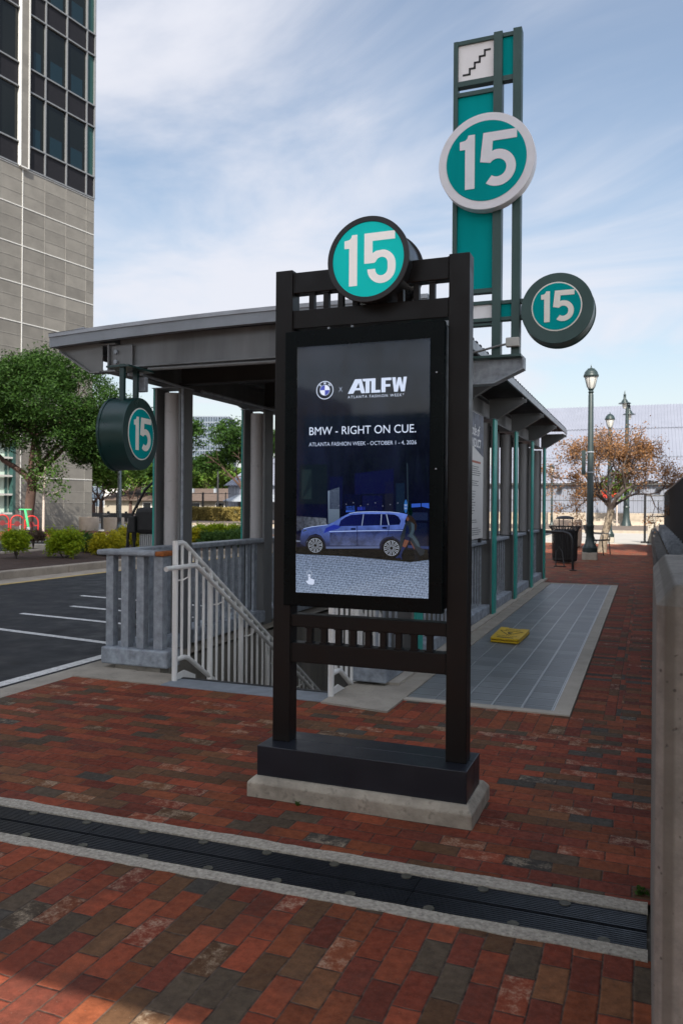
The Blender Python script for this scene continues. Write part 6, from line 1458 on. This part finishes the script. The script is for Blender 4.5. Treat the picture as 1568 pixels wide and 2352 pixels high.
rows_ = [0.26, 0.9, 1.51, 2.12] + [2.785 + 1.935 * k + 0.645 * q for k in range(9) for q in (1, 2)]
for z in rows_:
    if z < ST: fbox(0, 5.0 if z < 4.6 else 16, 0, .012, z - .012, z + .012, mb)
for s in (0.55, 1.95, 3.33, 6.05, 7.43, 8.8): fbox(s - .012, s + .012, 0, .012, 4.66 if s > 5 else 0, ST - .02, mb)
obj('stone_joints', mb, M['stone_joint'], ob)
mb = MB()
for k in range(9):
    z = 2.785 + 1.935 * k
    if z < ST: fbox(0, 16 if z > 4.66 else 4.69, .002, .022, z - .022, z + .022, mb)
fbox(4.69, 4.735, .002, .024, 0, ST, mb); obj('white_reveal', mb, M['stone_white'], ob)
# ground floor window
mb = fbox(5.02, 8.2, -.35, -.30, .95, 4.66); wn_ = obj('window', mb, M['lit_pane'], ob)
mb = MB()
for z in (.96, 1.9, 2.82, 3.72, 4.62): fbox(5.16, 8.2, -.25, -.02, z - .045, z + .045, mb)
obj('window_bar', mb, M['stone_white'], wn_)
mb = fbox(5.0, 5.16, -.3, .004, .92, 4.66); fbox(5.30, 5.42, -.29, -.25, .95, 4.66, mb); obj('window_frame', mb, mat('window_frame_green', (0.03, 0.075, 0.07), .4), wn_)
# curtain wall
HT = 36.0
obj('core', fbox(0.4, 16, -16, -.6, ST, HT), M['spandrel'], ob)
bays = [(0.0, .6), (.6, 1.98), (1.98, 3.36), (3.36, 4.42), (4.98, 6.2), (6.2, 7.6), (7.6, 9.0), (9.0, 10.4)]
zr = [ST, 19.53]; lev = []
z = ST
while z < HT: lev.append((z, z + 1.18, z + 3.92 - .05)); z += 3.93
for (a, b) in bays:
    for (z0, z1, z2) in lev:
        if z1 > HT: continue
        obj('spandrel_panel', fbox(a + .02, b - .02, -.12, -.02, z0 + .02, z1), M['spandrel'], ob)
        gm = M['corner_glass'] if b < .7 else M['tower_glass']
        g_ = obj('window', fbox(a + .02, b - .02, -.12, -.06, z1, min(z2, HT)), gm, ob)
        if b < 4.5 and a > .5:
            h0 = z1 + .05
            obj('inner_view', fbox(a + .25, b - .35, -.058, -.052, h0, h0 + 1.0), M['tower_glass_blue'], g_)
mb = MB()
for s in (0.02, .6, 1.98, 3.36, 6.2, 7.6, 9.0): fbox(s - .035, s + .035, -.1, .05, ST, HT, mb)
for (z0, z1, z2) in lev:
    for z in (z0, z1):
        if z < HT: fbox(-.02, 4.42, -.1, .055, z - .035, z + .035, mb); fbox(4.98, 16, -.1, .055, z - .035, z + .035, mb)
obj('mullion', mb, M['mullion'], ob)
obj('pilaster', fbox(4.50, 4.92, -.1, .14, ST - .02, HT), M['stone'], ob)
mb = fbox(4.42, 4.50, -.1, .16, ST - .05, HT); fbox(4.92, 4.98, -.1, .16, ST - .05, HT, mb); fbox(4.50, 4.92, .02, .16, ST - .08, ST - .02, mb); obj('white_reveal', mb, M['stone_white'], ob)
obj('corner_return', fbox(-.004, .0, -16, -.1, ST, HT), M['corner_glass'], ob)

# --- weeds in the paving joints
def weed(x, y, r, label, seed):
    w = thing('weed', (x, y, 0), label, 'weed'); rs = np.random.RandomState(seed)
    mb = MB()
    for k in range(5): a = rs.uniform(0, 6.28); mb.tube([(x, y, -.01), (x + r * .4 * math.cos(a), y + r * .4 * math.sin(a), r * .7)], .0015, 4)
    obj('stems', mb, M['leaf_mid'], w)
    leaves('leaves', [(x + rs.normal(0, r * .4), y + rs.normal(0, r * .4), r * rs.uniform(.1, .8)) for k in range(14)], r * .12, 7, r * .28, M['leaf_mid'], w, seed, 0.8, 1.8)
weed(-0.012, 3.30, .032, 'small green weed at the end of the drain, against the concrete wall', 1)
weed(-1.62, 3.635, .018, 'mossy tuft under the front edge of the kiosk footing', 4)

# ================================================================== CITY BEHIND THE VIEWER (mirrored in the screen) and casters added to throw the shade
def block(x0, x1, y0, y1, z0, z1, label, m, cols, rows, name='unseen_block'):
    b = thing(name, ((x0 + x1) / 2, (y0 + y1) / 2, z0), label, 'building')
    obj('wall', MB().box(x0, x1, y0, y1, z0, z1), m, b)
    mb = MB()
    for i in range(cols):
        for j in range(rows):
            a = x0 + (x1 - x0) * (i + .2) / cols; c_ = x0 + (x1 - x0) * (i + .8) / cols; e = z0 + (z1 - z0) * (j + .25) / rows; f = z0 + (z1 - z0) * (j + .8) / rows
            mb.box(a, c_, y1 - .02, y1 + .05, e, f)
    obj('window', mb, M['city_glass'], b); return b
kx = -SUN_H.x / math.tan(SUN_EL); ky = -SUN_H.y / math.tan(SUN_EL)       # shadow drift per metre of height
Y0, Y1 = -24.0, -13.0
za = (6.6 - Y0) / ky; zb_ = (26.6 - Y1) / ky
up_b = block(-24, 20, Y0, Y1, za, zb_, 'unseen raised block on columns, added behind the viewer to cast shade', M['city_wall'], 40, 4)  # added out of view, raised so its shadow forms the shade band
for x in (-22, 17): obj('column', MB().tube([(x, (Y0 + Y1) / 2, 0), (x, (Y0 + Y1) / 2, za)], .5, 12), M['concrete'], up_b)
awz = 3.5; awy = 1.98 - ky * awz
aw = thing('shade_awning', (-3, awy + .6, awz), 'unseen flat steel awning added behind the viewer to cast shade', 'awning')  # added out of view, low enough for a crisp near shade edge
box('roof', (-24, 6, awy, awy + 1.5, awz, awz + 0.12), M['steel_dark'], aw)
for x in (-23, -14, 4.5): obj('post', MB().tube([(x, awy + .75, 0), (x, awy + .75, awz)], .07, 10), M['steel_dark'], aw)
fbz = 8.4; fby = 3.2 - ky * fbz
fb = thing('shade_bridge', (0, fby + 2, fbz), 'concrete footbridge added out of view behind the viewer', 'shade_bridge')  # added out of view, carries the shade on from awning to block
box('deck', (-30, 24, fby, fby + 3.6, fbz, fbz + 0.45), M['concrete'], fb)
box('parapet', (-30, 24, fby + 3.45, fby + 3.6, fbz + 0.45, fbz + 0.9), M['concrete'], fb)
for x in (-28, 22): obj('pier', MB().tube([(x, fby + 1.8, 0), (x, fby + 1.8, fbz)], .4, 12), M['concrete'], fb)
xs_ = -0.745 - kx * (zb_ + 8)
obj('roof_shade_box', MB().box(xs_ - .27, xs_ + .27, Y1 - 3, Y1, zb_, zb_ + 8.5 / ky), M['city_wall'], up_b)  # unseen box added for the narrow shadow strip on the far path
block(-48, -22, -52, -40, 0, 9.5, 'brown city block across the street behind the viewer', mat('city_brown', (0.22, 0.15, 0.10), .8), 9, 3)
block(-20, -7, -50, -38, 0, 7.0, 'green tinted city block behind the viewer', mat('city_green', (0.08, 0.17, 0.12), .8), 6, 2)
block(-5, 25, -56, -42, 0, 12.0, 'grey city block behind the viewer', M['city_wall'], 10, 4)
